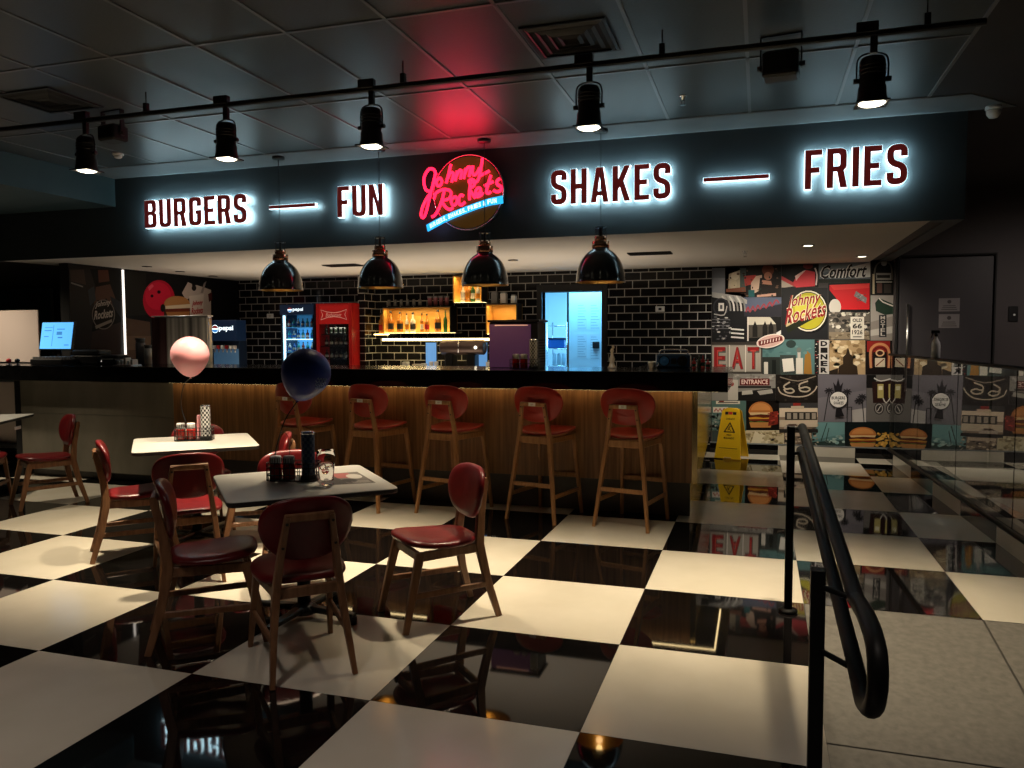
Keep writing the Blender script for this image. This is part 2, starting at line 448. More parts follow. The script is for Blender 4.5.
# fascia over the bar and the pale soffit behind it
f = M(); f.box(-12.4*S, 3.385*S, 4.5*S, 4.62*S, ZS*S, ZC*S, 'fascia_paint')
f.box(3.25*S, 3.385*S, 4.62*S, 8.5*S, ZS*S, ZC*S, 'fascia_paint')
struct('wall_fascia', f)
f = M(); f.add([T(-7.55,4.62,ZS), T(3.12,4.62,ZS), T(3.12,8.5,ZS), T(-7.0,8.5,ZS)], [(0,1,2,3)], 'soffit_paint')
f.add([T(-7.55,4.5,ZS-.001), T(3.12,4.5,ZS-.001), T(3.12,4.62,ZS-.001), T(-7.55,4.62,ZS-.001)], [(0,1,2,3)], 'soffit_paint')
f.add([T(-12.4,4.62,ZS+.02), T(3.26,4.62,ZS+.02), T(3.26,8.6,ZS+.02), T(-12.4,8.6,ZS+.02)], [(0,1,2,3)], 'dark_wall')
struct('ceiling_kitchen', f)
# lower bulkhead at the left, in front of the fascia
f = M(); f.box(-12.4*S, -5.73*S, -7*S, 4.5*S, 3.28*S, ZC*S, 'bulkhead_paint')
struct('ceiling_bulkhead', f)

# outer walls
f = M(); f.box(-12.55*S, -12.4*S, YN*S, YF*S, 0, ZC*S, 'dark_wall'); struct('wall_left', f)
f = M(); f.box(XR*S, 6.75*S, YN*S, YF*S, -1.7*S, ZC*S, 'dark_wall'); struct('wall_right', f)
f = M(); f.box(-12.5*S, XR*S, -7.15*S, YN*S, -1.7*S, ZC*S, 'dark_wall'); struct('wall_front', f)

# kitchen left partition (carries the posters), open passage nearer
f = M(); f.box(-7.15*S, -7.0*S, 4.97*S, 8.5*S, 0, ZS*S, 'black_matte'); struct('wall_kitchen', f)

# tiled back wall with the pass opening
o0, o1 = PY(542.5, 371, YB), PY(602, 291, YB)           # opening corners
OX0, OX1, OZ1 = o0.x, o1.x, o1.z
MX = PY(711.5, 300, YB).x
f = M(); y0, y1 = YB*S, (YB+.16)*S; OZ0 = .95*S
f.box(-7.15*S, OX0, y0, y1, 0, ZC*S, 'brick_tile'); f.box(OX1, MX, y0, y1, 0, ZC*S, 'brick_tile')
f.box(OX0, OX1, y0, y1, OZ1, ZC*S, 'brick_tile'); f.box(OX0, OX1, y0, y1, 0, OZ0, 'brick_tile')
c0, c1 = PY(361, 300, 8.1), PY(364.5, 300, 8.1)
f.box(c0.x-.05, c1.x, 8.1*S, y0, 0, ZC*S, 'brick_tile')
struct('wall_back', f)
f = M(); f.box(-12.4*S, -7.15*S, 8.5*S, 8.65*S, 0, ZC*S, 'dark_wall'); struct('wall_passage', f)
# wall behind the mural and the dark door
f = M(); f.box(MX, 3.43*S, y0+.03, y1, 0, ZC*S, 'dark_wall'); f.box(3.43*S, XR*S, y0-.05, y1, 0, ZC*S, 'brown_wall')
struct('wall_hall', f)
# window frame of the pass and the pantry room beyond
f = M(); w = .055; d0, d1 = y0-.03, y1+.02
f.box(OX0-w-.02, OX0, d0, d1, OZ0, OZ1+.1, 'black_plastic'); f.box(OX1, OX1+w+.02, d0, d1, OZ0, OZ1+.1, 'black_plastic')
f.box(OX0, OX1, d0, d1, OZ1, OZ1+.1, 'black_plastic'); f.box(OX0-w, OX1+w, d0-.04, d1, OZ0-.04, OZ0, 'black_plastic')
struct('window_1', f, .004)
f = M(); ry1 = 10.6*S; rx0, rx1 = OX0-.9, OX1+.5
f.poly([(rx0,y1,0),(rx0,ry1,0),(rx0,ry1,2.6),(rx0,y1,2.6)], 'pantry_white'); f.poly([(rx1,y1,0),(rx1,ry1,0),(rx1,ry1,2.6),(rx1,y1,2.6)], 'pantry_white')
f.poly([(rx0,ry1,0),(rx1,ry1,0),(rx1,ry1,2.6),(rx0,ry1,2.6)], 'pantry_white'); f.poly([(rx0,y1,2.6),(rx1,y1,2.6),(rx1,ry1,2.6),(rx0,ry1,2.6)], 'pantry_white')
f.poly([(rx0,y1,.004),(rx1,y1,.004),(rx1,ry1,.004),(rx0,ry1,.004)], 'pantry_white')
struct('wall_pantry', f)
f = M(); dxl = PY(569, 330, 9.3).x; dxr = PY(604, 330, 9.3).x
f.box(dxl, dxr, 9.3*S, 9.34*S, .01, 2.16, 'pantry_door'); f.box(dxl-.03, dxl, 9.29*S, 9.36*S, .01, 2.2, 'chrome')
pd = struct('door_1', f, .004)
h = M(); a = PY(596, 345, 9.28); h.rbox(a.x-.05, a.x+.05, 9.26*S, 9.3*S, a.z-.05, a.z+.05, 'black_plastic'); h.build('door_lock', pd)

# hall floor skirting of alternating tiles under the mural
f = M(); zt = .14*S
edges = [MX, PY(784, 450, YB).x, PY(855, 450, YB).x, 3.43*S]
cols_ = ['tile_black', 'tile_white', 'tile_black']
e2 = PY(778, 450, YB).x
f.box(MX, e2-.0, y0-.004, y0+.03, 0, zt, 'tile_black'); f.box(e2, edges[2], y0-.004, y0+.03, 0, zt, 'tile_white'); f.box(edges[2], 3.41*S, y0-.004, y0+.03, 0, zt, 'tile_black')
f.box(MX, 3.41*S, y0-.007, y0+.03, zt, zt+.014, 'border_paint')
struct('baseboard_back', f)
# tiled kerb that carries the glass screen
KX0, KX1 = 3.60, 3.375      # kerb line at Y = 3.4 and Y = 8.5 (tiles)
def kx(Y): return (KX0+(KX1-KX0)*(Y-3.4)/5.1)*S
f = M(); Y = 2.0; n = 0
while Y < 8.49:
    Y2 = min(8.495, Y+1) if Y > 2 else 3.0
    mtl = 'tile_white' if (int(Y) % 2) else 'tile_black'
    f.add([(kx(Y),Y*S,0),(kx(Y2),Y2*S,0),(kx(Y2),Y2*S,zt),(kx(Y),Y*S,zt)], [(0,1,2,3)], mtl)
    Y = Y2
f.add([(kx(2),2*S,zt),(kx(8.495),8.495*S,zt),(kx(8.495)+.16,8.495*S,zt),(kx(2)+.16,2*S,zt)], [(0,1,2,3)], 'black_plastic')
f.add([(kx(2)+.16,2*S,zt),(kx(8.495)+.16,8.495*S,zt),(kx(8.495)+.16,8.495*S,0),(kx(2)+.16,2*S,0)], [(0,1,2,3)], 'black_plastic')
f.add([(kx(2),2*S,0),(kx(2)+.16,2*S,0),(kx(2)+.16,2*S,zt),(kx(2),2*S,zt)], [(0,1,2,3)], 'black_plastic')
struct('baseboard_right', f)

# dark flush door in the hall wall
dl, dr = PY(899, 300, 8.4), PY(993, 300, 8.4); dt = PY(950, 257, 8.4).z
f = M(); yd = y0-.05
f.box(dl.x, dr.x, yd-.022, yd-.001, .01, dt, 'door_paint'); f.box(dr.x+.012, dr.x+.03, yd-.05, yd-.001, 0, dt+.02, 'black_matte'); f.box(dl.x-.03, dr.x+.03, yd-.05, yd-.001, dt+.015, dt+.035, 'black_matte')
f.box(dl.x-.03, dl.x-.012, yd-.05, yd-.001, 0, dt+.02, 'black_matte')
d1_ = struct('door_2', f, .002)
h = M(); a = PY(909, 304, 8.3); b = PY(909, 352, 8.3)
h.tube([(a.x, yd-.075, a.z), (a.x, yd-.075, .85)], .014, 'steel'); 
for zz in (a.z-.08, .95): h.tube([(a.x, yd-.075, zz), (a.x, yd-.02, zz)], .009, 'steel')
ho = h.build('door_handle', d1_); ho['label'] = 'brushed steel pull handle'
# ================================================================== BAR COUNTER
YW = 4.16                                     # wood face of the bar (tiles)
wc = PY(696.5, 484, YW); wl = PY(20, 385, YW); wm = PY(173, 388, YW)
SLB, SLT = 1.195, 1.372                       # black stone slab, under and upper height (tiles)
YS0, YS1 = 3.95, 4.93
sr = PY(728, 380, YS0).x
cx1 = PY(711, 400, 8.4).x                     # back end of the bar's end wall
bar_o = thing('bar_counter', 'long bar counter with a wood panelled front under the black top', 'bar counter', (0, 0, 0))
f = M(); f.box(wm.x, wc.x, YW*S, (YW+.06)*S, .33*S, SLB*S-.001, 'counter_wood')
f.build('wood_panel', bar_o, .003)
f = M(); zs = PY(100, 415, YW).z
f.box(wl.x, wm.x-.003, YW*S, (YW+.06)*S, .10*S, zs-.002, 'grey_laminate'); f.box(wl.x, wm.x-.003, YW*S, (YW+.06)*S, zs+.002, SLB*S-.001, 'grey_laminate')
f.build('laminate_panel', bar_o, .002)['label'] = 'plain grey beige panel at the far end of the front'
f = M(); f.box(wl.x+.05, wc.x-.06, (YW+.1)*S, (YW+.14)*S, .001, .33*S, 'plinth')
f.build('plinth', bar_o)
f = M()   # end wall facing the hall
f.add([(wc.x+.004, YW*S-.001, .33*S), (cx1+.004, 8.46*S, .33*S), (cx1+.004, 8.46*S, SLB*S-.001), (wc.x+.004, YW*S-.001, SLB*S-.001), (wc.x-.04, YW*S, .33*S), (cx1-.04, 8.46*S, .33*S), (cx1-.04, 8.46*S, SLB*S-.001), (wc.x-.04, YW*S, SLB*S-.001)],
      [(0,1,2,3),(7,6,5,4),(0,4,5,1),(3,2,6,7),(0,3,7,4),(1,5,6,2)], 'glossy_panel')
f.add([(wc.x-.06, (YW+.1)*S, .001), (cx1-.06, 8.46*S, .001), (cx1-.06, 8.46*S, .33*S), (wc.x-.06, (YW+.1)*S, .33*S)], [(0,1,2,3)], 'glossy_panel')
f.build('end_panel', bar_o)['label'] = 'glossy end panel mirroring the hall'
bar_t = thing('stone_countertop', 'long black stone bar top lit from beneath by a warm strip', 'countertop', (0,0,0))
f = M()   # slab: front run and the return along the end wall
pts = [(-9.2*S, YS0*S), (sr, YS0*S), (sr-.10, 8.46*S), (sr-.85, 8.46*S), (sr-.85, YS1*S), (-9.2*S, YS1*S)]
pts = [(-9.2*S, YS0*S), (sr, YS0*S), (sr, 5.3*S), (cx1, 5.3*S), (cx1-.05, 8.46*S), (cx1-.6, 8.46*S), (wc.x-.6, YS1*S), (-9.2*S, YS1*S)]
f.prism(pts, Vector(), Vector((1,0,0)), Vector((0,1,0)), Vector((0,0,1)), SLB*S, SLT*S, 'stone_black')
f.build('slab', bar_t, .004)
f = M(); zl = SLB*S-.008
f.box(wm.x, sr-.09, (YS0+.13)*S, (YS0+.13)*S+.012, zl, SLB*S-.0005, 'led_warm')
f.box(sr-.09, sr-.078, (YS0+.13)*S, 5.2*S, zl, SLB*S-.0005, 'led_warm')
f.build('led_strip', bar_t)['label'] = 'warm light strip under the stone top'
for xa_, xb_ in ((-9.15*S, -9.05*S), (wl.x-.09, wl.x-.004)): f = M(); f.box(xa_, xb_, YW*S+.002, YS1*S-.05, .001, SLB*S-.001, 'black_plastic'); f.build('support_leg', bar_o, .003)
f = M(); f.box(-8.6*S, wl.x-.14, (YW+.3)*S, (YW+.35)*S, .35*S, SLB*S-.05, 'cream_board'); f.build('cabinet_door', bar_o, .003)['label'] = 'pale cabinet front in the open end'
f = M(); f.box(-9.05*S, wl.x-.09, (YW+.2)*S, YS1*S-.06, .3*S, .35*S, 'black_plastic'); f.build('shelf', bar_o, .003)

# ================================================================== CHAIRS
def superell(a, b, n=28, e=2.6):
    out = []
    for k in range(n):
        t = 2*PI*k/n; c, s_ = math.cos(t), math.sin(t)
        out.append((a*math.copysign(abs(c)**(2/e), c), b*math.copysign(abs(s_)**(2/e), s_)))
    return out
def pad(mb, outline, prof, place, m):
    """outline scaled through a thickness profile [(scale, t)], each point placed by place(u, v, t)"""
    rings = [[place(u*k, v*k, t) for u, v in outline] for k, t in prof]
    mb.loft(rings, m, smooth=True)
def back_place(y0, z0, tilt, curve):
    def fn(u, v, t):
        yy = t + curve*u*u            # wraps forward at the sides
        return Vector((u, y0 + yy*math.cos(tilt) - v*math.sin(tilt), z0 + v*math.cos(tilt) + yy*math.sin(tilt)))
    return fn
CH_GROUP = 'red dining chairs around the tables'
def make_chair(label):
    t = thing('dining_chair', label, 'chair', group=CH_GROUP)
    mb = M(); ol = superell(.215, .215, 32, 3.2)
    ol = [(u*(1-.10*(v < 0)*abs(v)/.215), v) for u, v in ol]
    pad(mb, ol, [(.9,-.014),(.98,-.011),(1,-.002),(.99,.008),(.94,.017),(.82,.023),(.5,.024),(.2,.023)], lambda u, v, q: Vector((u, v+.02, (.432+q+.38*v*v)-.04*(v > .1)*(v-.1)+.05*v)), 'red_vinyl')
    mb.build('seat', t)
    mb = M(); ol = superell(.212, .147, 36, 2.7)
    ol = [(u*(1-.16*max(0, -v)/.147), v) for u, v in ol]
    pad(mb, ol, [(.3,-.014),(.9,-.014),(.985,-.011),(1,-.002),(.985,.010),(.92,.019),(.75,.024),(.3,.026)], back_place(-.205, .672, .17, .85), 'red_vinyl')
    mb.build('backrest', t)
    for s_ in (-1, 1):
        mb = M(); mb.path([(s_*.198,.262,0),(s_*.185,.215,.20),(s_*.172,.168,.405)], .030, .042, 'chair_wood', ws=[.72,.95,1.1]); mb.build('leg', t)
        mb = M(); mb.path([(s_*.182,-.285,0),(s_*.163,-.225,.20),(s_*.142,-.186,.40),(s_*.122,-.205,.56),(s_*.096,-.248,.742)], .030, .044, 'chair_wood', ws=[.72,.95,1.15,1,.8])
        for z, x, y in ((.60,.116,-.233),(.71,.1005,-.258)):
            mb.cyl((0,0,0), .007, -.004, .004, 'screw', 8, Matrix.Translation((s_*x, y, z)) @ Matrix.Rotation(PI/2, 4, 'X'))
        mb.build('leg', t)
    mb = M(); mb.bar((-.106,-.247,.733), (.106,-.247,.733), .036, .026, 'chair_wood', ref=(0,1,0)); mb.build('back_rail', t)
    mb = M()
    mb.bar((-.17,.172,.385), (.17,.172,.385), .05, .022, 'chair_wood'); mb.bar((-.142,-.186,.385), (.142,-.186,.385), .05, .022, 'chair_wood')
    for s_ in (-1, 1): mb.bar((s_*.142,-.18,.385), (s_*.172,.17,.385), .022, .05, 'chair_wood', ref=(0,0,1))
    mb.build('seat_frame', t)
    for s_ in (-1, 1):
        mb = M(); mb.bar((s_*.166,-.232,.185), (s_*.187,.222,.185), .018, .032, 'chair_wood', ref=(0,0,1)); mb.build('stretcher', t)
    return t
def yaw_of(d): return math.atan2(-d[0], d[1])
chairs = [  # centre (tiles), facing direction, label
 ((-.575,.33), (-.69,.72), 'red dining chair nearest the camera, its wooden back frame turned to us'),
 ((-1.255,.469), (.78,.62), 'red chair on the left side of the white table with water glass'),
 ((-2.18,1.40), (-.69,.72), 'red chair with its back to us at the white table under pink balloon'),
 ((-2.97,1.75), (.70,.71), 'red chair seen from the side left of the pink balloon table'),
 ((-.142,1.147), (-.70,-.72), 'red dining chair standing alone on black tile, right of the water glass table'),
 ((-5.24,2.97), (-.49,-.87), 'red chair with a light washed seat pulled out before the grey bar panel'),
 ((-5.87,2.72), (-.6,.8), 'red chair cut off by the left picture edge at the far table'),
 ((-3.05,2.62), (.72,-.69), 'red chair facing us behind the white table with pink balloon'),
 ((-1.25,1.37), (.70,-.71), 'dark red chair tucked in behind the caddy on the water glass table'),
 ((-2.22,2.30), (-.80,-.60), 'red chair between the two front tables, its back glowing behind the blue balloon caddy'),
]
first = None
for (x, y), d, lb in chairs:
    if first is None:
        first = make_chair(lb); first.location = T(x, y); first.rotation_euler = (0, 0, yaw_of(d))
    else: dup(first, T(x, y), yaw_of(d), lb)

# ================================================================== BAR STOOLS
def make_stool(label):
    t = thing('bar_stool', label, 'bar stool', group='red bar stools along the counter')
    mb = M(); ol = superell(.228, .205, 32, 2.8)
    pad(mb, ol, [(.9,-.012),(.99,-.008),(1,0),(.99,.007),(.92,.011),(.5,.010),(.2,.008)], lambda u, v, q: Vector((u, v+.01, .724+q+.42*u*u+.3*v*v*(v < 0)+.10*v)), 'red_ply'); mb.build('seat', t)
    mb = M(); ol = superell(.232, .150, 36, 2.7); ol = [(u*(1-.12*max(0, -v)/.14), v) for u, v in ol]
    pad(mb, ol, [(.5,-.008),(.97,-.008),(1,-.003),(1,.004),(.97,.009),(.5,.009)], back_place(-.195, .965, .14, .9), 'red_ply'); mb.build('backrest', t)
    for s_ in (-1, 1):
        mb = M(); mb.path([(s_*.205,.245,0),(s_*.185,.205,.36),(s_*.165,.165,.70)], .030, .036, 'stool_wood', ws=[.8,.95,1.05]); mb.build('leg', t)
        mb = M(); mb.path([(s_*.228,-.29,0),(s_*.172,-.24,.46),(s_*.142,-.215,.70),(s_*.104,-.240,.975)], .030, .038, 'stool_wood', ws=[.8,1,1.05,.8])
        for z, x, y in ((.87,.1185,-.247),(.945,.108,-.252)):
            mb.cyl((0,0,0), .006, -.004, .004, 'screw', 8, Matrix.Translation((s_*x, y, z)) @ Matrix.Rotation(PI/2, 4, 'X'))
        mb.build('leg', t)
    mb = M(); mb.bar((-.115,-.24,.968), (.115,-.24,.968), .034, .026, 'stool_wood'); mb.build('back_rail', t)
    mb = M(); mb.box(-.032,.032,-.256,-.2535,.955,.983,'tag_white'); mb.box(-.012,.012,-.2566,-.256,.963,.975,'label_pale'); mb.build('number_tag', t)['label'] = 'small white tag on the back rail'
    mb = M(); mb.bar((-.165,.165,.672), (.165,.165,.672), .05, .022, 'stool_wood'); mb.bar((-.146,-.216,.672), (.146,-.216,.672), .06, .022, 'stool_wood')
    for s_ in (-1, 1): mb.bar((s_*.146,-.21,.672), (s_*.166,.165,.672), .022, .05, 'stool_wood', ref=(0,0,1))
    mb.build('seat_frame', t)
    mb = M(); mb.bar((-.19,-.256,.305), (.19,-.256,.305), .034, .022, 'stool_wood'); mb.build('stretcher', t)
    mb = M(); mb.bar((-.185,.21,.33), (.185,.21,.33), .034, .022, 'stool_wood'); mb.build('stretcher', t)
    for s_ in (-1, 1):
        mb = M(); mb.bar((s_*.202,-.266,.215), (s_*.192,.222,.215), .02, .032, 'stool_wood', ref=(0,0,1)); mb.build('stretcher', t)
    return t
stools = [(-2.79,3.92,.24,'bar stool mostly hidden behind the dark blue balloon'),
          (-1.93,3.90,.25,'bar stool second in line, just right of the dark blue balloon'),
          (-1.10,3.90,.25,'bar stool in the middle of the row of five'),
          (-.19,3.92,.25,'bar stool fourth along the counter, under the purple fronted machine'),
          (.64,3.87,.22,'bar stool at the right end of the row, closest to the yellow floor sign')]
first = None
for x, y, rz, lb in stools:
    lb = 'red ' + lb
    if first is None:
        first = make_stool(lb); first.location = T(x, y); first.rotation_euler = (0, 0, -rz)
    else: dup(first, T(x, y), -rz, lb)

# ================================================================== TABLES
ZT = .83*S
def make_table(label):
    t = thing('dining_table', label, 'table', group='square white pedestal tables')
    mb = M(); h = .42
    ol = rpoly([(-h,-h),(h,-h),(h,h),(-h,h)], .05, 5)
    rings = [[Vector((u*k, v*k, z)) for u, v in ol] for k, z in ((.985, ZT-.028), (1, ZT-.02), (1, ZT-.003))]
    mb.loft(rings, 'table_edge')
    rings = [[Vector((u*k, v*k, z)) for u, v in ol] for k, z in ((1, ZT-.003), (.994, ZT))]
    mb.loft(rings, 'table_laminate'); mb.build('tabletop', t)
    mb = M(); mb.cyl((0,0,0), .036, .06, ZT-.035, 'black_iron'); mb.cyl((0,0,0), .13, ZT-.035, ZT-.028, 'black_iron')
    for k in range(4):
        a = k*PI/2; mb.bar((0,0,ZT-.04), (.2*math.cos(a), .2*math.sin(a), ZT-.034), .03, .012, 'black_iron', ref=(0,0,1))
    mb.build('pedestal', t)
    mb = M(); mb.lathe([(.075,.03),(.075,.055),(.05,.075),(.036,.085)], 'black_iron')
    mb.build('base', t)
    for k in range(4):
        a = k*PI/2+PI/4
        mb = M(); mb.bar((.05*math.cos(a), .05*math.sin(a), .055), (.31*math.cos(a), .31*math.sin(a), .045), .055, .035, 'black_iron', w1=.045, d1=.022, ref=(0,0,1))
        mb.cyl((.30*math.cos(a), .30*math.sin(a), 0), .026, 0, .04, 'black_plastic', 14); mb.build('foot', t)
    return t
tabs = [(-.90,.87,.745,'white square table holding a caddy, menu and glass of ice water'),
        (-2.76,2.19,.735,'white square table under the pink balloon'),
        (-6.45,3.12,.5,'white square table cut off by the left picture edge')]
tb = make_table(tabs[0][3]); tb.location = T(*tabs[0][:2]); tb.rotation_euler = (0,0,tabs[0][2])
for x, y, a, lb in tabs[1:]: t2 = dup(tb, T(x, y), a, lb)
mb = M(); ri = Matrix.Rotation(-tabs[2][2], 4, 'Z'); o3 = T(*tabs[2][:2])
e0 = ri @ (PZ(14, 427.3, .825)-o3); e1 = ri @ (PZ(20.5, 425.8, .825)-o3)
for e in (e0, e1): e.z = 0
dn = Vector((e1.y-e0.y, -(e1.x-e0.x), 0)).normalized()
mb.poly([e0+dn*.004+Vector((0,0,ZT-.03)), e1+dn*.004+Vector((0,0,ZT-.03)), e1+dn*.004+Vector((0,0,ZT-.002)), e0+dn*.004+Vector((0,0,ZT-.002))], 'tag_white')
mb.build('table_tag', t2)['label'] = 'small white number tag on the edge'
# ------------------------------------------------------------------ caddies, menu, glass, balloons
def bottle_prof(r, h, neck=.35): return [(r*.9,0),(r,.006),(r,h*.55),(r*.92,h*.62),(r*neck,h*.80),(r*neck,h)]
def make_caddy(label, loc, rz):
    t = thing('condiment_caddy', label, 'caddy', loc, rz, 'black wire caddies on the tables')
    mb = M(); w, d = .135, .062
    base = rpoly([(-w,-d),(w,-d),(w,d),(-w,d)], .03, 4)
    rings = [[Vector((u, v, z)) for u, v in base] for z in (.003, .009)]; mb.loft(rings, 'black_iron')
    for z in (.035, .075, .10): mb.tube([(u, v, z) for u, v in base], .0028, 'black_iron', 6, closed=True)
    n = len(base)
    for k in range(0, n, 1):
        u, v = base[k]; mb.tube([(u, v, .004), (u, v, .10)], .002, 'black_iron', 5)
    for k in range(1, 10):
        for v in (-d, d): mb.tube([(-w+.027*k, v, .004), (-w+.027*k, v, .10)], .002, 'black_iron', 5)
    mb.build('wire_rack', t)
    return t
def make_ketchup(label, loc, grp):
    t = thing('ketchup_jar', label, 'sauce bottle', loc, 0, grp)
    mb = M(); mb.lathe([(.030,0),(.034,.006),(.034,.075),(.030,.085)], 'ketchup', 18); mb.build('jar', t)
    mb = M(); mb.lathe([(.030,.085),(.031,.088),(.031,.118),(.027,.126),(.006,.128)], 'white_plastic', 18); 
    for k in range(14):
        a = 2*PI*k/14; mb.box(-.0016,.0016,.0305,.0325,.09,.116,'screw',Matrix.Rotation(a,4,'Z'))
    mb.build('lid', t)['label'] = 'pale ribbed lid'
    return t
def make_holder(label, loc, grp, dark):
    """tall straw dispenser with a chequered sleeve"""
    t = thing('straw_dispenser', label, 'straw dispenser', loc, 0, grp)
    mb = M(); n = 16; r = .036; hh = .245; rows = 13
    for j in range(rows):
        for k in range(n):
            a0, a1 = 2*PI*k/n, 2*PI*(k+1)/n; z0, z1 = .02+(hh-.02)*j/rows, .02+(hh-.02)*(j+1)/rows
            mm = ('boombox_blue' if (j+k//1) % 2 == 0 else 'holder_blue') if dark else ('print_black' if (j+k) % 2 == 0 else 'white_plastic')
            mb.add([(r*math.cos(a0),r*math.sin(a0),z0),(r*math.cos(a1),r*math.sin(a1),z0),(r*math.cos(a1),r*math.sin(a1),z1),(r*math.cos(a0),r*math.sin(a0),z1)], [(0,1,2,3)], mm, True)
    mb.build('sleeve', t)
    mb = M(); mb.lathe([(.044,0),(.044,.012),(.037,.022),(.036,.024)], 'black_plastic', 20); mb.build('base', t)
    mb = M(); mb.lathe([(.037,hh),(.037,hh+.008),(.030,hh+.014),(.004,hh+.015)], 'chrome', 20); mb.build('cap', t)
    return t
def make_shaker(label, loc, grp, glassm='pale_glass'):
    t = thing('shaker', label, 'shaker', loc, 0, grp)
    mb = M(); mb.lathe([(.018,0),(.02,.004),(.018,.06),(.016,.075)], glassm, 14); mb.build('body', t)
    mb = M(); mb.lathe([(.017,.075),(.018,.078),(.018,.095),(.012,.104),(.002,.106)], 'chrome', 14); mb.build('cap', t)
    return t
def dress_caddy(loc, rz, where, dark):
    make_caddy('black wire caddy of sauces on the ' + where, loc, rz)
    R = Matrix.Rotation(rz, 4, 'Z'); at = lambda x, y: loc + R @ Vector((x, y, .0095))
    g = 'sauce jars in the table caddies'
    make_ketchup('red sauce jar at the outer end of caddy on the ' + where, at(-.092,-.018), g)
    make_ketchup('red sauce jar beside the straw dispenser on the ' + where, at(-.018,-.018), g)
    make_holder('tall %s chequered straw dispenser on the %s' % ('blue grey' if dark else 'black and white', where), at(.085,-.005), 'straw dispensers in the table caddies', dark)
    make_shaker('small capped shaker in the caddy on the ' + where, at(-.055,.038), 'shakers in the table caddies')
c1 = PZ(288.5, 481.5, .832); c1.z = ZT+.0005
RZ1 = math.atan2(-.02, .35)
c2v = PZ(190, 441, .832); c2v.z = ZT+.0005
dress_caddy(c1+Vector((0,.05,0)), .23, 'table with the water glass', True)
dress_caddy(c2v+Vector((0,.05,0)), .45, 'pink balloon table', False)
# pink sleeve tube in the far caddy
mb = M(); mb.lathe([(.014,0),(.015,.01),(.015,.17),(.013,.18)], 'balloon_pink', 14)
R = Matrix.Rotation(.45, 4, 'Z')
single('sauce_tube', mb, 'slim pale pink tube standing in caddy beside the pink balloon string', 'tube', c2v+Vector((0,.05,0))+R @ Vector((.028,.032,.0095)))

# printed menu sheet with the glass on it
mc = PZ(341, 478.5, .832); mc.z = ZT+.0008
mq = [PZ(px, py, .832) for px, py in ((322,485.5), (376,482.5), (357,471.5), (309,475))]
def mpt(u, v, d):
    a = mq[0].lerp(mq[1], u); b_ = mq[3].lerp(mq[2], u); q = a.lerp(b_, v); return Vector((q.x-mc.x, q.y-mc.y, d))
mb = M(); mb.poly([mpt(u, v, 0) for u, v in ((0,0),(1,0),(1,1),(0,1))], 'print', lin('#6a6560'))
def pr_(pts, c, d): mb.poly([mpt(u, v, d) for u, v in pts], 'print', lin(c))
pr_([(.02,.03),(.5,.03),(.42,.97),(.02,.97)], '#3f3a38', .0002); pr_([(.52,.03),(.98,.03),(.98,.3),(.5,.3)], '#57504b', .0002)
pr_([(.45,.55),(.8,.5),(.78,.95),(.42,.97)], '#9c5654', .0003); pr_(ell(.8,.62,.15,.2,16), '#bdb7b0', .0004); pr_(ell(.6,.3,.15,.14,16), '#332d2b', .0004); pr_(ell(.24,.66,.15,.22,16), '#6b3a36', .0004)
for k in range(5): pr_([(.6,.06+.045*k),(.94,.06+.045*k),(.94,.08+.045*k),(.6,.08+.045*k)], '#a8a29a', .0004)
single('menu_sheet', mb, 'printed paper menu lying under the glass on the front table', 'menu', mc)
gl = PZ(326.5, 484, .832); gl.z = ZT+.002
g = thing('water_glass', 'tall clear glass of ice water on the printed menu', 'glass', gl); g.scale = (1.22, 1.22, 1.2)
mb = M(); mb.lathe([(.001,0),(.030,0),(.031,.004),(.033,.05),(.039,.10),(.041,.118),(.039,.150),(.0375,.150),(.039,.118),(.037,.10),(.031,.05),(.028,.016),(.001,.014)], 'glass_clear', 28, cap=False); mb.build('tumbler', g)
mb = M(); mb.lathe([(.001,.015),(.0275,.0165),(.0305,.05),(.0355,.095),(.001,.0955)], 'water', 24, cap=False); mb.build('water', g)
for k, (x, y, z, a) in enumerate([(.008,.006,.085,.3),(-.012,-.004,.075,1.1),(.003,-.012,.06,.7)]):
    mb = M(); mb.rbox(-.011,.011,-.011,.011,-.010,.010,'glass_clear',.003,2,Matrix.Translation((x,y,z)) @ Matrix.Rotation(a,4,'X') @ Matrix.Rotation(a*2,4,'Z')); mb.build('ice_cube', g)

# balloons
def balloon(name, label, c, r, m, tilt, end, knots):
    t = thing(name, label, 'balloon', c)
    mb = M(); prof = []
    for k in range(15):
        a = PI*k/14; z = -math.cos(a); rr = math.sin(a)
        if z < 0: rr *= (1-.22*abs(z)**1.3); z *= 1.2
        prof.append((max(.012, rr)*r if k not in (14,) else .0005, z*r))
    prof = [(.010, -1.26*r), (.006, -1.22*r)] + prof
    R = Matrix.Rotation(tilt, 4, 'Y'); mb.lathe(prof, m, 28, mx=R); mb.build('balloon_body', t)
    mb = M(); st = R @ Vector((0,0,-1.25*r)); e = end-c
    pts = smooth_path([st]+[Vector(k)-c for k in knots]+[e], 6); mb.tube(pts, .0035, 'string', 6); mb.build('string', t)
    return t
b1 = PY(190, 355, 2.2)
balloon('balloon', 'pale pink balloon floating on a dark string over the far caddy', b1, .138, 'balloon_pink', 0, c2v+Vector((-.06,.05,.10)), [PY(184,385,2.25), PY(181,405,2.3)])
b2 = PY(306, 373, .98)
bo = balloon('balloon', 'dark blue balloon tilted on a string above the front table', b2, .135, 'balloon_blue', .36, c1+Vector((-.128,.062,.10)), [PY(285,420,.95), PY(277,445,.95)])
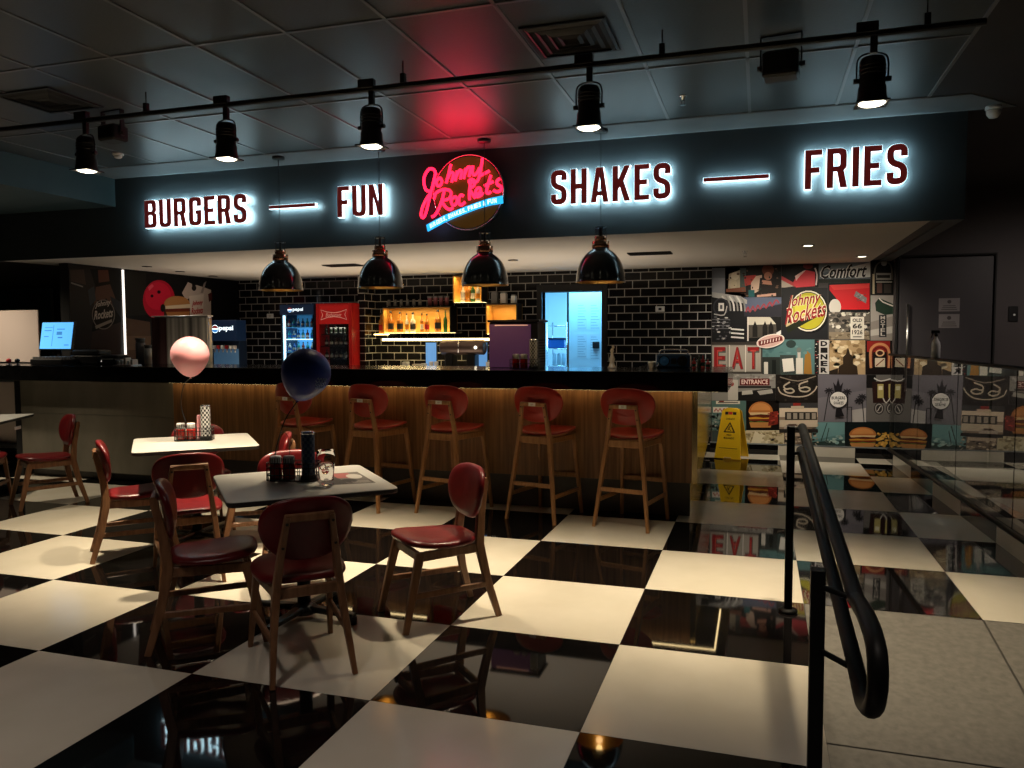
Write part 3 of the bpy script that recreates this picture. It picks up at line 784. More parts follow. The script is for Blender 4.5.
# pale print on the balloon's right side
mb = M(); R = Matrix.Rotation(.36, 4, 'Y')
def on_ball(u, v, r=.1362):   # u = angle round, v = height fraction
    z = v; rr = math.sqrt(max(0, 1-z*z)); return R @ Vector((r*rr*math.cos(u), r*rr*math.sin(u), r*z))
for k, (u0, v0, wd) in enumerate([(-.55,.10,.5),(-.6,-.02,.55),(-.55,-.14,.5),(-.5,-.26,.4)]):
    pts = [on_ball(u0+wd*i/12, v0+.045*math.sin(i*1.9+k)) for i in range(13)]
    mb.tube(smooth_path(pts, 3), .0022, 'print_blue', 5)
mb.build('print', bo)['label'] = 'faint pale lettering'
mb = M(); p0 = c1+Vector((-.02,.05,.10)); mb.tube(smooth_path([p0, PY(288,437,.98), PY(281,433,.97), PY(276,452,.96), c1+Vector((-.1,.05,.12))], 6), .0022, 'string', 6)
mb.build('string_tail', bo).location = -b2

# ================================================================== RAILING
r_ = thing('handrail', 'black double handrail with square posts beside the ramp', 'handrail')
mb = M(); t1 = T(1.90, 1.808); zt1 = 1.147*S
mb.rbox(t1.x-.021, t1.x+.021, t1.y-.021, t1.y+.021, 0, zt1, 'rail_black', .005); mb.lathe([(.05,0),(.05,.012),(.04,.02),(.028,.024)], 'rail_black', 20, t1); mb.build('post', r_)
mb = M(); t2 = T(1.905, -.47); zt2 = .925*S
mb.rbox(t2.x-.021, t2.x+.021, t2.y-.021, t2.y+.021, 0, zt2, 'rail_black', .005); mb.lathe([(.05,0),(.05,.012),(.04,.02),(.028,.024)], 'rail_black', 20, t2); mb.build('post', r_)
xr = 2.01
up = [PX(856,599,xr), PX(867,618,xr), PX(876.5,649,xr), PX(877.5,688,xr), PX(872.5,708,xr), PX(864,701,xr), PX(857,672,xr)]
far_u = T(1.965,1.86,1.135); far_l = T(1.965,2.0,.975)
mb = M(); pts = [far_u, far_u.lerp(up[0], .5), up[0]] + up[1:-1] + [up[-1], up[-1].lerp(far_l, .5), far_l]
core = smooth_path(up, 6)
full = [far_u.lerp(core[0], k/8) for k in range(8)] + core + [core[-1].lerp(far_l, k/8) for k in range(1, 9)]
mb.tube(full, .0235, 'rail_black', 14); mb.build('rail', r_)
q = PX(856,599,xr); q2 = PX(856,670,xr)
for e0, e1 in ((t1+Vector((0,0,zt1-.02)), far_u), (T(1.90,1.808,.975), far_l+Vector((0,-.1,0))), (Vector((t2.x, t2.y, q.z)), q), (Vector((t2.x, t2.y, q2.z)), q2)):
    mb = M(); mb.tube([e0, e1], .009, 'rail_black', 8); mb.build('bracket', r_)

# ================================================================== GLASS SCREEN
gs = thing('glass_screen', 'tall dark glass balustrade standing on the tiled kerb', 'glass screen')
gx0, gx1 = 2.2, 8.44
ang = math.atan2(kx(gx1)-kx(gx0), (gx1-gx0)*S)
npan = 4; gx1 = 8.46; zt_ = 1.42*S
for k in range(npan):
    ya, yb = gx0+(gx1-gx0)*k/npan+.006, gx0+(gx1-gx0)*(k+1)/npan-.006
    xa, xb = kx(ya)+.03, kx(yb)+.03
    mb = M(); d = .010
    mb.add([(xa,ya*S,zt+.002),(xb,yb*S,zt+.002),(xb,yb*S,zt_),(xa,ya*S,zt_),(xa+d,ya*S,zt+.002),(xb+d,yb*S,zt+.002),(xb+d,yb*S,zt_),(xa+d,ya*S,zt_)],
           [(0,3,2,1),(4,5,6,7),(0,1,5,4),(3,7,6,2),(0,4,7,3),(1,2,6,5)], 'glass_dark'); mb.build('glass_pane', gs)
mb = M(); xa, xb = kx(gx0)+.035, kx(gx1)+.035
mb.bar((xa, gx0*S, zt_+.012), (xb, gx1*S, zt_+.012), .075, .022, 'rail_black', ref=(0,0,1)); mb.build('top_rail', gs)
mb = M(); mb.bar((xa-.012, gx0*S, zt+.014), (xb-.012, gx1*S, zt+.014), .012, .026, 'black_plastic', ref=(0,0,1)); mb.bar((xa+.02, gx0*S, zt+.014), (xb+.02, gx1*S, zt+.014), .012, .026, 'black_plastic', ref=(0,0,1)); mb.build('channel', gs)
# sanitiser bottle on the rail
Yb = 6.2; sb = Vector((kx(Yb)+.035, Yb*S, zt_+.0235))
t = thing('spray_bottle', 'white spray bottle standing on the top of the glass screen', 'spray bottle', sb)
mb = M(); mb.lathe([(.036,0),(.04,.006),(.04,.12),(.036,.15),(.018,.185),(.014,.195),(.014,.21)], 'white_plastic', 20); mb.build('body', t)
mb = M(); mb.lathe([(.017,.208),(.017,.235),(.012,.242)], 'black_plastic', 16); mb.rbox(-.045,.03,-.012,.012,.238,.268,'black_plastic',.006); mb.bar((-.03,0,.24),(-.045,0,.19),.012,.008,'black_plastic'); mb.build('trigger_head', t)['label'] = 'dark trigger head'

# ================================================================== FLOOR SIGN
fs = thing('caution_sign', 'yellow folding wet floor caution sign standing at the bar corner', 'floor sign', Vector((PZ(731.5,458,0).x, PZ(731.5,458,0).y, 0)), -.3)
def sign_panel(sgn):
    mb = M(); h = .62; wb, wt = .165, .112; lean = .13*sgn; th = .012*sgn
    def q(u, v, d=0): return Vector((u, sgn*.02 + lean*(1-v/h) + d, v))
    out = [(-wb,.012),(-.05,.012),(-.045,.03),(.045,.03),(.05,.012),(wb,.012),(wt,h-.03),(wt-.03,h),(-wt+.03,h),(-wt,h-.03)]
    n = len(out); mb.add([q(u,v) for u,v in out]+[q(u,v,th) for u,v in out], [tuple(range(n)), tuple(range(2*n-1,n-1,-1))]+[(i,(i+1)%n,n+(i+1)%n,n+i) for i in range(n)], 'yellow')
    return mb, q, h, th
mb, q, h, th = sign_panel(-1)
def qq(u, v, e=.001): return q(u, v, th-e)
def stext(body, u0, u1, v0, v1, m, bold=.01):
    vs, fc = text_faces(body, 0, bold); mb.add([qq(u0+(u1-u0)*v.x, v0+(v1-v0)*v.y) for v in vs], fc, m)
mb.poly([qq(u,v,.0006) for u,v in [(-.075,.545),(.075,.545),(.075,.605),(-.075,.605)]], 'yellow')
for u0, u1, m_ in ((-.07,-.03,'print_black'),(-.026,.02,'print_red'),(.026,.07,'print_black')): mb.poly([qq(u,v) for u,v in ((u0,.548),(u1,.548),(u1,.582),(u0,.582))], m_)
stext('CUIDADO', -.055, .055, .485, .508, 'print_black', .02)
tri = [(-.075,.33),(.075,.33),(0,.46)]; tin = [(-.052,.343),(.052,.343),(0,.434)]
for i in range(3):
    j = (i+1) % 3; mb.poly([qq(*tri[i]), qq(*tri[j]), qq(*tin[j]), qq(*tin[i])], 'print_black')
for pts in ([(-.005,.40),(.012,.40),(.012,.412),(-.005,.412)], [(-.012,.395),(.006,.398),(-.004,.372),(-.018,.375)], [(-.006,.373),(.012,.366),(.022,.352),(.014,.35),(.004,.362),(-.01,.366)], [(-.026,.36),(-.02,.352),(-.006,.37),(-.014,.372)]):
    mb.poly([qq(*p_) for p_ in pts], 'print_black')
stext('PISO', -.03, .03, .29, .31, 'print_black', .02); stext('MOLHADO', -.065, .065, .25, .275, 'print_black', .02)
mb.poly([qq(u,v) for u,v in [(-.115,.135),(.115,.135),(.115,.142),(-.115,.142)]], 'print_black')
for k in range(10):
    for j in range(4):
        u = -.1+.022*k+(j % 2)*.011; v = .05+.02*j; mb.poly([qq(u+a*.004, v+b_*.004) for a, b_ in ((-1,0),(0,-1),(1,0),(0,1))], 'sign_dot')
mb.build('front_panel', fs)
mb, q, h, th = sign_panel(1); mb.build('rear_panel', fs)
mb = M(); mb.tube([(-.07,0,.622),(.07,0,.622)], .008, 'yellow', 10); mb.build('hinge', fs)
# ================================================================== SIGN LETTERS ON THE FASCIA
def s_path():
    pts = [(.40,.70),(.40,.92),(.08,.92),(.08,.56),(.40,.44),(.40,.08),(.08,.08),(.08,.30)]
    r = [.0,.15,.15,.14,.14,.15,.15,0]
    out = []
    for i, p in enumerate(pts):
        if r[i] == 0: out.append(Vector(p)); continue
        P_ = Vector(p); a = (Vector(pts[i-1])-P_); b = (Vector(pts[i+1])-P_); rr = min(r[i], a.length*.48, b.length*.48)
        a = P_+a.normalized()*rr; b = P_+b.normalized()*rr
        for k in range(6):
            t = k/5; out.append(a*(1-t)**2+P_*2*t*(1-t)+b*t*t)
    return out
GLYPH = {
 'B': [rpoly([(0,0),(.48,0),(.48,.50),(.40,.53),(.47,.58),(.47,1),(0,1)], [0,.16,.09,0,.08,.16,0]), rpoly([(.16,.14),(.32,.14),(.32,.46),(.16,.46)], [0,.06,.06,0]), rpoly([(.16,.59),(.31,.59),(.31,.86),(.16,.86)], [0,.06,.06,0])],
 'U': [rpoly([(0,1),(0,0),(.48,0),(.48,1),(.32,1),(.32,.14),(.16,.14),(.16,1)], [0,.2,.2,0,0,.07,.07,0])],
 'R': [rpoly([(0,0),(.16,0),(.16,.41),(.25,.41),(.33,0),(.50,0),(.41,.44),(.48,.50),(.48,1),(0,1)], [0,0,0,0,0,0,.03,.06,.17,0]), rpoly([(.16,.54),(.32,.54),(.32,.86),(.16,.86)], [0,.06,.06,0])],
 'G': [rpoly([(.48,.68),(.48,1),(0,1),(0,0),(.48,0),(.48,.53),(.25,.53),(.25,.40),(.32,.40),(.32,.14),(.16,.14),(.16,.86),(.32,.86),(.32,.68)], [0,.2,.2,.2,.2,0,0,0,0,.07,.07,.07,.07,0])],
 'E': [[(0,0),(.42,0),(.42,.14),(.16,.14),(.16,.43),(.36,.43),(.36,.57),(.16,.57),(.16,.86),(.42,.86),(.42,1),(0,1)]],
 'F': [[(0,0),(.16,0),(.16,.41),(.36,.41),(.36,.55),(.16,.55),(.16,.86),(.42,.86),(.42,1),(0,1)]],
 'N': [[(0,0),(.15,0),(.15,.62),(.33,0),(.48,0),(.48,1),(.33,1),(.33,.40),(.16,1),(0,1)]],
 'H': [[(0,0),(.16,0),(.16,.42),(.32,.42),(.32,0),(.48,0),(.48,1),(.32,1),(.32,.57),(.16,.57),(.16,1),(0,1)]],
 'A': [[(0,0),(.155,0),(.185,.19),(.335,.19),(.365,0),(.52,0),(.36,1),(.16,1)], [(.205,.32),(.315,.32),(.26,.74)]],
 'K': [[(0,0),(.16,0),(.16,.32),(.21,.41),(.34,0),(.51,0),(.32,.57),(.50,1),(.34,1),(.16,.62),(.16,1),(0,1)]],
 'I': [[(0,0),(.16,0),(.16,1),(0,1)]],
 'S': [stroke(s_path(), .16)],
}
def glyph_w(c): return max(q[0] for lp in GLYPH[c] for q in lp)
yf = YFA*S
def sign_word(name, word, lb, bl, tl, br_, tr_):
    """word set between four measured corners on the fascia plane"""
    bl, tl, br_, tr_ = [PY(*q, YFA-.10) for q in (bl, tl, br_, tr_)]
    H = ((tl.z-bl.z)+(tr_.z-br_.z))/2; x0, x1 = bl.x, br_.x; zb = (bl.z+br_.z)/2
    t = thing(name, lb, 'illuminated sign', Vector((x0, yf, zb)), 0, 'back lit words on the fascia')
    tot = sum(glyph_w(c) for c in word)+.115*(len(word)-1); kx_ = (x1-x0)/tot; u = 0
    for c in word:
        mb = M()
        MXf = Matrix(((kx_,0,0,u*kx_),(0,0,-1,-.062),(0,H,0,0),(0,0,0,1)))
        vs, fc = outline_mesh(GLYPH[c], extrude=.0)
        sc_ = [Vector((v.x*kx_, v.y*H, 0)) for v in vs]
        loops = [[(q[0]*kx_, q[1]*H) for q in lp] for lp in GLYPH[c]]
        vs, fc = outline_mesh(loops, extrude=.004); mb.mesh([(v.x+u*kx_, -.094+v.z, v.y) for v in vs], [f_[::-1] for f_ in fc], 'sign_red')
        vs, fc = outline_mesh(loops, extrude=.020, offset=.003); mb.mesh([(v.x+u*kx_, -.069+v.z, v.y) for v in vs], [f_[::-1] for f_ in fc], 'sign_glow')
        vs, fc = outline_mesh(loops, extrude=.001, offset=.001); mb.mesh([(v.x+u*kx_, -.0475+v.z, v.y) for v in vs], [f_[::-1] for f_ in fc], 'sign_back')
        mb.build('letter', t)
        u += glyph_w(c)+.115
    return t
def jamb(x, y0, y1): return (x, y1), (x, y0)
sign_word('burgers_sign', 'BURGERS', 'red letters BURGERS with white glow at the left of the fascia', (145.5,228), (145.5,200), (247,223), (247,194))
sign_word('fun_sign', 'FUN', 'red letters FUN with white glow left of the neon logo', (338,217.5), (338,187), (383,215), (383,183.5))
sign_word('shakes_sign', 'SHAKES', 'red letters SHAKES with white glow right of the neon logo', (551,205), (551,171), (670.5,198.5), (670.5,162))
sign_word('fries_sign', 'FRIES', 'red letters FRIES with white glow at the right end of the fascia', (804.5,190), (804.5,150), (907,183.5), (907,144))
for (x0, y0_, x1, y1_, lb) in ((269,207,315,205,'glowing red dash between BURGERS and FUN on the fascia'), (703.5,180,769,176,'glowing red dash between SHAKES and FRIES on the fascia')):
    a, b = PY(x0, y0_, YFA-.10), PY(x1, y1_, YFA-.10); z = (a.z+b.z)/2
    t = thing('dash_sign', lb, 'illuminated sign', Vector((a.x, yf, z)), 0, 'glowing dashes on the fascia')
    L_ = b.x-a.x
    mb = M(); mb.box(0, L_, -.094, -.087, -.016, .016, 'sign_red'); mb.build('face', t)
    mb = M(); mb.box(-.004, L_+.004, -.086, -.048, -.019, .019, 'sign_glow'); mb.box(-.002, L_+.002, -.0475, -.045, -.017, .017, 'sign_back'); mb.build('glow_body', t)

# ------------------------------------------------------------------ neon logo
lc = PY(468.6, 192.7, YFA-.08); k_ = .00131*1.02     # metres per pixel of the tracing below
lg = thing('neon_logo', 'round neon sign with red script and a blue ribbon on the fascia', 'neon sign', Vector((lc.x, yf, lc.z)))
def lp(px, py): 
    w = PY(410+px/7.68, 140+py/7.68, YFA-.12); return (w.x-lc.x, w.z-lc.z)
r1 = (lp(715,405)[0]-lp(180,405)[0])/2
mb = M(); mb.lathe([(r1, .03), (r1, .085), (r1-.012, .09)], 'fascia_paint', 48, mx=Matrix.Rotation(PI/2, 4, 'X')); 
mb.build('drum', lg)['label'] = 'dark round housing'
mb = M(); mb.lathe([(r1-.012, .0895), (r1-.02, .091), (.001, .0915)], 'amber_disc', 48, mx=Matrix.Rotation(PI/2, 4, 'X'), smooth=False); mb.build('disc', lg)['label'] = 'dim amber disc'
mb = M(); mb.tube([(r1*math.cos(a*PI/24)*1.0, -.088, r1*math.sin(a*PI/24)) for a in range(48)], .005, 'chrome', 6, closed=True); mb.build('rim', lg)
STROKES = [
 [(205,270),(190,232),(155,225),(122,268),(112,320),(128,385),(165,405),(150,470),(128,560),(108,598),(92,580),(102,520),(135,450),(165,405),(185,330),(200,265)],
 [(228,295),(208,320),(215,352),(238,352),(250,322),(240,298),(226,296)],
 [(320,188),(302,262),(283,335)], [(295,300),(315,256),(338,258),(334,290),(324,328)],
 [(352,318),(368,240)], [(362,280),(384,238),(402,242),(398,270),(392,304)],
 [(418,300),(432,220)], [(427,262),(448,214),(468,216),(464,250),(460,285)],
 [(488,200),(484,250),(498,272),(520,255),(540,215)], [(562,140),(552,205),(540,270),(522,318),(488,326),(470,318)], [(540,278),(580,258),(615,240)],
 [(268,395),(252,460),(226,530),(196,580),(172,592)], [(190,455),(205,410),(255,384),(305,388),(322,418),(300,455),(252,472),(282,520),(312,536),(335,520)],
 [(345,440),(322,465),(330,498),(352,500),(368,468),(358,440),(343,441)],
 [(415,432),(395,425),(380,455),(382,490),(402,500),(428,478)],
 [(476,300),(462,390),(462,462)], [(470,345),(458,318),(480,306),(502,322),(496,352),(466,380),(486,420),(506,448)],
 [(510,425),(542,402),(544,376),(524,372),(508,402),(518,436),(548,428),(566,404)],
 [(626,272),(604,345),(592,398),(606,412),(626,398)], [(574,356),(606,340),(644,322)],
 [(696,298),(672,318),(676,345),(704,362),(700,390),(670,400),(646,388)],
]
mb = M()
for st in STROKES:
    pts = [lp(*q) for q in st]
    mb.tube(smooth_path([(a, -.125, b) for a, b in pts], 4), .014, 'neon_red', 8)
nr = mb.build('script_tube', lg); nr['label'] = 'glowing red script reading Johnny Rockets'
arc_b = [(142,704),(200,672),(270,634),(350,598),(440,562),(530,528),(620,503),(718,488)]
arc_t = [(132,655),(190,622),(262,584),(342,550),(432,514),(524,480),(616,450),(714,430)]
mb = M(); n = len(arc_b); A = [lp(*q) for q in arc_t]; B_ = [lp(*q) for q in arc_b]
vs = [Vector((a, y, b)) for y in (-.112, -.13) for a, b in A+B_]; fs_ = []
for i in range(n-1):
    for o in (0, 2*n): fs_.append((o+i, o+i+1, o+n+i+1, o+n+i))
    fs_.append((i, i+1, 2*n+i+1, 2*n+i)); fs_.append((n+i, n+i+1, 3*n+i+1, 3*n+i))
fs_ += [(0, n, 3*n, 2*n), (n-1, 2*n-1, 4*n-1, 3*n-1)]
mb.add(vs, fs_, 'neon_blue'); rib = mb.build('ribbon', lg); rib['label'] = 'glowing blue ribbon'
mb = M(); txt = 'BURGERS, SHAKES, FRIES & FUN'; tot = len(txt)
def arc_at(t, up):
    s_ = t*(n-1); i = min(n-2, int(s_)); fr = s_-i
    a = Vector(B_[i]).lerp(Vector(B_[i+1]), fr); b = Vector(A[i]).lerp(Vector(A[i+1]), fr); return a.lerp(b, up)
WD = {'I': .5, ',': .4, ' ': .5}
wsum = sum(WD.get(c, 1) for c in txt); acc = 0
for c in txt:
    w = WD.get(c, 1); t0 = .06+.88*acc/wsum; t1_ = .06+.88*(acc+w*.82)/wsum; acc += w
    if c == ' ': continue
    vs, fc = text_faces(c, 0, .03); lo, hi = (.18, .84) if c != ',' else (.1, .3)
    out = []
    for v in vs:
        q = arc_at(t0+(t1_-t0)*v.x, lo+(hi-lo)*v.y); out.append((q.x, -.1315, q.y))
    mb.add(out, fc, 'neon_white')
mb.build('ribbon_text', rib)

# ================================================================== TRACK LIGHTING
ZTR = 3.45; YT = 1.92
tr = thing('light_track', 'long black ceiling track carrying the five spotlights', 'lighting track')
a, b = Vector((-9.5*S, YT*S, ZTR*S)), Vector((2.9*S, YT*S, ZTR*S))
mb = M(); mb.bar(a, b, .036, .034, 'black_plastic', ref=(0,0,1)); mb.build('rail', tr)
for px in (145, 403, 662, 926):
    x = PY(px, 70, YT).x
    mb = M(); mb.rbox(x-.016, x+.016, YT*S-.016, YT*S+.016, ZTR*S+.015, ZTR*S+.075, 'black_plastic', .004); mb.tube([(x, YT*S, ZTR*S+.07), (x, YT*S, ZC*S-.001)], .004, 'black_plastic', 6); mb.build('hanger', tr)
heads = [(84, 'spotlight at the far left end of the track'), (225, 'spotlight on the track above the word BURGERS'), (371, 'spotlight on the track above the word FUN'),
         (589, 'spotlight on the track above the word SHAKES'), (872, 'spotlight on the track above the word FRIES')]
def make_head(lb):
    t = thing('track_spotlight', 'black ' + lb, 'spotlight', group='black spotlights on the ceiling track')
    mb = M(); mb.rbox(-.085,.025,-.022,.022,.018,.075,'black_plastic',.006); mb.build('adapter', t)
    mb = M(); mb.rbox(-.014,.022,-.016,.016,-.09,.018,'black_plastic',.005); mb.build('stem', t)
    mb = M(); mb.tube(smooth_path([(-.075,0,-.235),(-.077,0,-.15),(-.066,0,-.105),(-.03,0,-.088),(.03,0,-.088),(.066,0,-.105),(.077,0,-.15),(.075,0,-.235)], 3), .005, 'black_plastic', 6)
    for s_ in (-1,1): mb.cyl((0,0,0), .014, -.014, .014, 'black_plastic', 10, Matrix.Translation((s_*.078,0,-.225)) @ Matrix.Rotation(PI/2,4,'Y'))
    mb.build('yoke', t)
    mb = M(); mb.lathe([(.025,-.105),(.055,-.112),(.064,-.13),(.064,-.255),(.069,-.262),(.072,-.31),(.078,-.335),(.078,-.345),(.07,-.345),(.072,-.315)], 'black_plastic', 24, cap=False)
    for z in (-.15,-.17,-.19): mb.lathe([(.064,z),(.068,z-.003),(.068,z-.008),(.064,z-.011)], 'black_plastic', 24, cap=False)
    mb.build('housing', t)
    mb = M(); mb.lathe([(.068,-.3455),(.055,-.354),(.03,-.360),(.001,-.362)], 'lens_glow', 24, cap=False); mb.build('lens', t)['label'] = 'glowing warm lens'
    mb = M()
    for k in range(4):
        a = k*PI/2; mb.box(-.08,.08,.068,.08,-.352,-.345,'black_plastic',Matrix.Rotation(a,4,'Z'))
    mb.build('filter_frame', t)
    return t
hd = None
HX = []
for px, lb in heads:
    x = PY(px, 90, YT).x; HX.append(x)
    if hd is None: hd = make_head(lb); hd.location = (x, YT*S, ZTR*S-.012)
    else: dup(hd, (x, YT*S, ZTR*S-.012), 0, 'black ' + lb)

# small black floodlight boxes under the ceiling, vents, detectors, camera
def flood(px, lb, w, h):
    c = PY(px[0], px[1], 2.25)
    t = thing('ceiling_speaker', lb, 'speaker', Vector((c.x, c.y, c.z)), -.12, 'black speaker boxes under the ceiling')
    mb = M(); mb.rbox(-w/2, w/2, -.07, .07, -h/2, h/2, 'black_plastic', .02); mb.build('cabinet', t)
    mb = M(); mb.rbox(-w/2+.02, w/2-.02, -.076, -.0695, -h/2+.018, h/2-.018, 'black_matte', .01); mb.build('grille', t)
    mb = M(); mb.box(-w/2-.016, -w/2-.008, -.018, .018, -.02, ZC*S-c.z-.001, 'black_plastic'); mb.box(w/2+.008, w/2+.016, -.018, .018, -.02, ZC*S-c.z-.001, 'black_plastic')
    mb.box(-w/2-.016, w/2+.016, -.018, .018, ZC*S-c.z-.008, ZC*S-c.z-.001, 'black_plastic')
    for s_ in (-1,1): mb.cyl((0,0,0), .014, -.018, .018, 'black_plastic', 10, Matrix.Translation((s_*(w/2+.014),0,0)) @ Matrix.Rotation(PI/2,4,'Y'))
    mb.build('bracket', t)
flood((113,134), 'small black speaker box under the ceiling at the left end of the track', .18, .12)
flood((781,66), 'small black speaker box under the ceiling left of the FRIES spotlight', .20, .15)
def vent(x0, x1, y0, y1, lb):
    cx, cy = (x0+x1)/2*S, (y0+y1)/2*S; w, d = (x1-x0)*S/2, (y1-y0)*S/2
    t = thing('ceiling_vent', lb, 'air vent', Vector((cx, cy, ZC*S)), 0, 'square air diffusers in the ceiling')
    mb = M()
    for k in range(4):
        s0 = 1-.235*k; s1 = s0-.10; z0, z1 = -.008-.004*(k % 2), -.02
        a = [(-w*s0,-d*s0,z0),(w*s0,-d*s0,z0),(w*s0,d*s0,z0),(-w*s0,d*s0,z0)]; b = [(-w*s1,-d*s1,z1),(w*s1,-d*s1,z1),(w*s1,d*s1,z1),(-w*s1,d*s1,z1)]
        mb.add(a+b, [(i,(i+1) % 4,4+(i+1) % 4,4+i) for i in range(4)], 'vent_dark')
    mb.build('louvre', t)
    mb = M(); mb.box(-w-.02, w+.02, -d-.02, -d, -.012, -.001, 'vent_dark'); mb.box(-w-.02, w+.02, d, d+.02, -.012, -.001, 'vent_dark'); mb.box(-w-.02, -w, -d, d, -.012, -.001, 'vent_dark'); mb.box(w, w+.02, -d, d, -.012, -.001, 'vent_dark')
    mb.build('frame', t)
    mb = M(); mb.box(-w, w, -d, d, -.006, -.0065, 'black_matte'); mb.build('backing', t)
vent(.27, .77, 1.62, 2.14, 'square air diffuser in the ceiling above the word SHAKES')
vent(-4.06, -3.54, 1.60, 2.10, 'square air diffuser in the ceiling at the far left')
for (px, py, lb) in ((118,153,'round smoke detector on the ceiling at the left above BURGERS'),):
    c = PZ(px, py, ZC); t = thing('smoke_detector', lb, 'smoke detector', c)
    mb = M(); mb.lathe([(.05,0),(.052,-.015),(.044,-.025)], 'white_plastic', 20); mb.build('base', t)
    mb = M(); mb.lathe([(.034,-.025),(.036,-.04),(.02,-.05),(.001,-.051)], 'white_plastic', 20); mb.build('sensor', t)
def sprinkler(loc, lb):
    t = thing('sprinkler', lb, 'sprinkler', loc, 0, 'sprinkler heads')
    mb = M(); mb.lathe([(.03,0),(.03,-.004),(.012,-.008),(.011,-.03)], 'chrome', 14); mb.build('escutcheon', t)
    mb = M(); mb.tube([(-.012,0,-.03),(-.012,0,-.05),(0,0,-.06),(.012,0,-.05),(.012,0,-.03)], .0025, 'chrome', 6); mb.lathe([(.022,-.06),(.022,-.062)], 'chrome', 12); mb.build('deflector', t)
sprinkler(PZ(683,96,ZC), 'chrome sprinkler head in the ceiling above the word SHAKES')
sprinkler(PZ(745,251,ZS), 'small sprinkler head under the pale soffit near the mural')
c = PY(996, 104, 4.35); t = thing('security_camera', 'white dome camera at the right end of the fascia', 'camera', Vector((c.x, 4.42*S, (ZC-.012)*S)))
mb = M(); mb.lathe([(.055,0),(.058,-.02),(.05,-.03)], 'white_plastic', 20); mb.build('mount', t)
mb = M(); mb.lathe([(.05,-.03),(.047,-.06),(.03,-.085),(.001,-.092)], 'white_plastic', 20); mb.build('dome', t)

# ================================================================== PENDANT LAMPS
def make_pendant(lb):
    t = thing('pendant_lamp', lb, 'pendant lamp', group='black dome pendants over the bar')
    mb = M(); zt = (ZC-.011)*S-2.205*S
    mb.lathe([(.06,zt),(.06,zt-.02),(.05,zt-.028),(.006,zt-.03)], 'black_plastic', 24); mb.build('ceiling_rose', t)
    mb = M(); mb.tube([(0,0,.46),(0,0,zt-.03)], .003, 'black_plastic', 6); mb.build('cord', t)
    R_ = .208; H_ = .285
    prof = [(R_*math.cos(a)**.95 if math.cos(a) > 0 else 0, H_*math.sin(a)) for a in [PI/2*k/14 for k in range(13)]]
    prof = [(r, z) for r, z in prof if r > .07] + [(.068, .283)]
    mb = M(); mb.lathe([(R_+.003, -.004)]+prof, 'lamp_black', 36, cap=False); mb.build('shade', t)
    mb = M(); mb.lathe([(R_+.002,-.005)]+[(r-.004, z) for r, z in prof]+[(.001,.279)], 'gold_inside', 36, cap=False); mb.build('reflector', t)['label'] = 'golden inner face of the shade'
    mb = M(); mb.lathe([(.070,.282),(.073,.285),(.073,.335),(.070,.338),(.055,.34)], 'copper', 28); mb.lathe([(.052,.34),(.052,.375),(.048,.378)], 'copper', 28); mb.build('collar', t)['label'] = 'copper collar'
    mb = M()
    for k in range(6):
        a = k*PI/3; mb.tube([(.046*math.cos(a),.046*math.sin(a),.376),(.046*math.cos(a),.046*math.sin(a),.452)], .004, 'black_plastic', 6)
    mb.lathe([(.050,.45),(.050,.458),(.006,.46)], 'black_plastic', 24); mb.cyl((0,0,0), .013, .376, .46, 'black_plastic', 12); mb.build('socket_cage', t)
    mb = M(); mb.ball((0,0,.10), .028, .028, .035, 'bulb_glow', 14, 8); mb.lathe([(.018,.13),(.018,.28)], 'copper', 12); mb.build('bulb', t)
    return t
PEND = []
pn = None
for px, lb in ((281,'black dome pendant at the left, hanging over the tiled wall and blue balloon'), (380.5,'black dome pendant hanging under the word FUN'), (485,'black dome pendant hanging just below the neon logo'), (600.5,'black dome pendant hanging under the word SHAKES')):
    x = PY(px, 285, 4.12).x; PEND.append(x); loc = (x, 4.12*S, 2.205*S)
    if pn is None: pn = make_pendant(lb); pn.location = loc
    else: dup(pn, loc, 0, lb)

# soffit fittings
def soffit_light(px, py, lb, dead=True):
    c = PZ(px, py, ZS-.002); t = thing('downlight', lb, 'ceiling light', c, 0, 'small recessed lights in the pale soffit')
    mb = M(); mb.lathe([(.06,0),(.062,-.006),(.045,-.008)], 'black_plastic', 20); mb.build('trim_ring', t)
    mb = M(); mb.lathe([(.044,-.0085),(.001,-.009)], 'lens_glow' if not dead else 'steel', 18, cap=False); mb.build('lamp', t)
for px, py, lb, dead in ((147,266.5,'first recessed light in the soffit above the left wall poster',1),(180,271.5,'second recessed light in the soffit above the left wall poster',1),(213,276,'third recessed light in the soffit nearest the back corner at left',1),(513,260,'recessed light in the soffit beside the neon logo pendant',1),(808,245,'recessed light in the soffit above the mural logo',0),(862,256,'recessed light in the soffit at the right end of the mural',0)):
    soffit_light(px, py, lb, dead)
def slot(px, py, w, d, lb):
    c = PZ(px, py, ZS-.002); t = thing('soffit_vent', lb, 'air vent', c, 0, 'dark slot vents in the pale soffit')
    mb = M(); mb.box(-w/2, w/2, -d/2, d/2, -.006, -.001, 'black_matte'); mb.build('backing', t)
    mb = M()
    for k in range(5): y = -d/2+d*(k+.5)/5; mb.box(-w/2, w/2, y-.006, y+.006, -.014, -.006, 'black_plastic')
    mb.build('louvre', t)
slot(650, 253, .46, .24, 'long dark slot vent in the soffit right of the SHAKES pendant'); slot(343, 265, .46, .24, 'long dark slot vent in the soffit left of the FUN pendant')

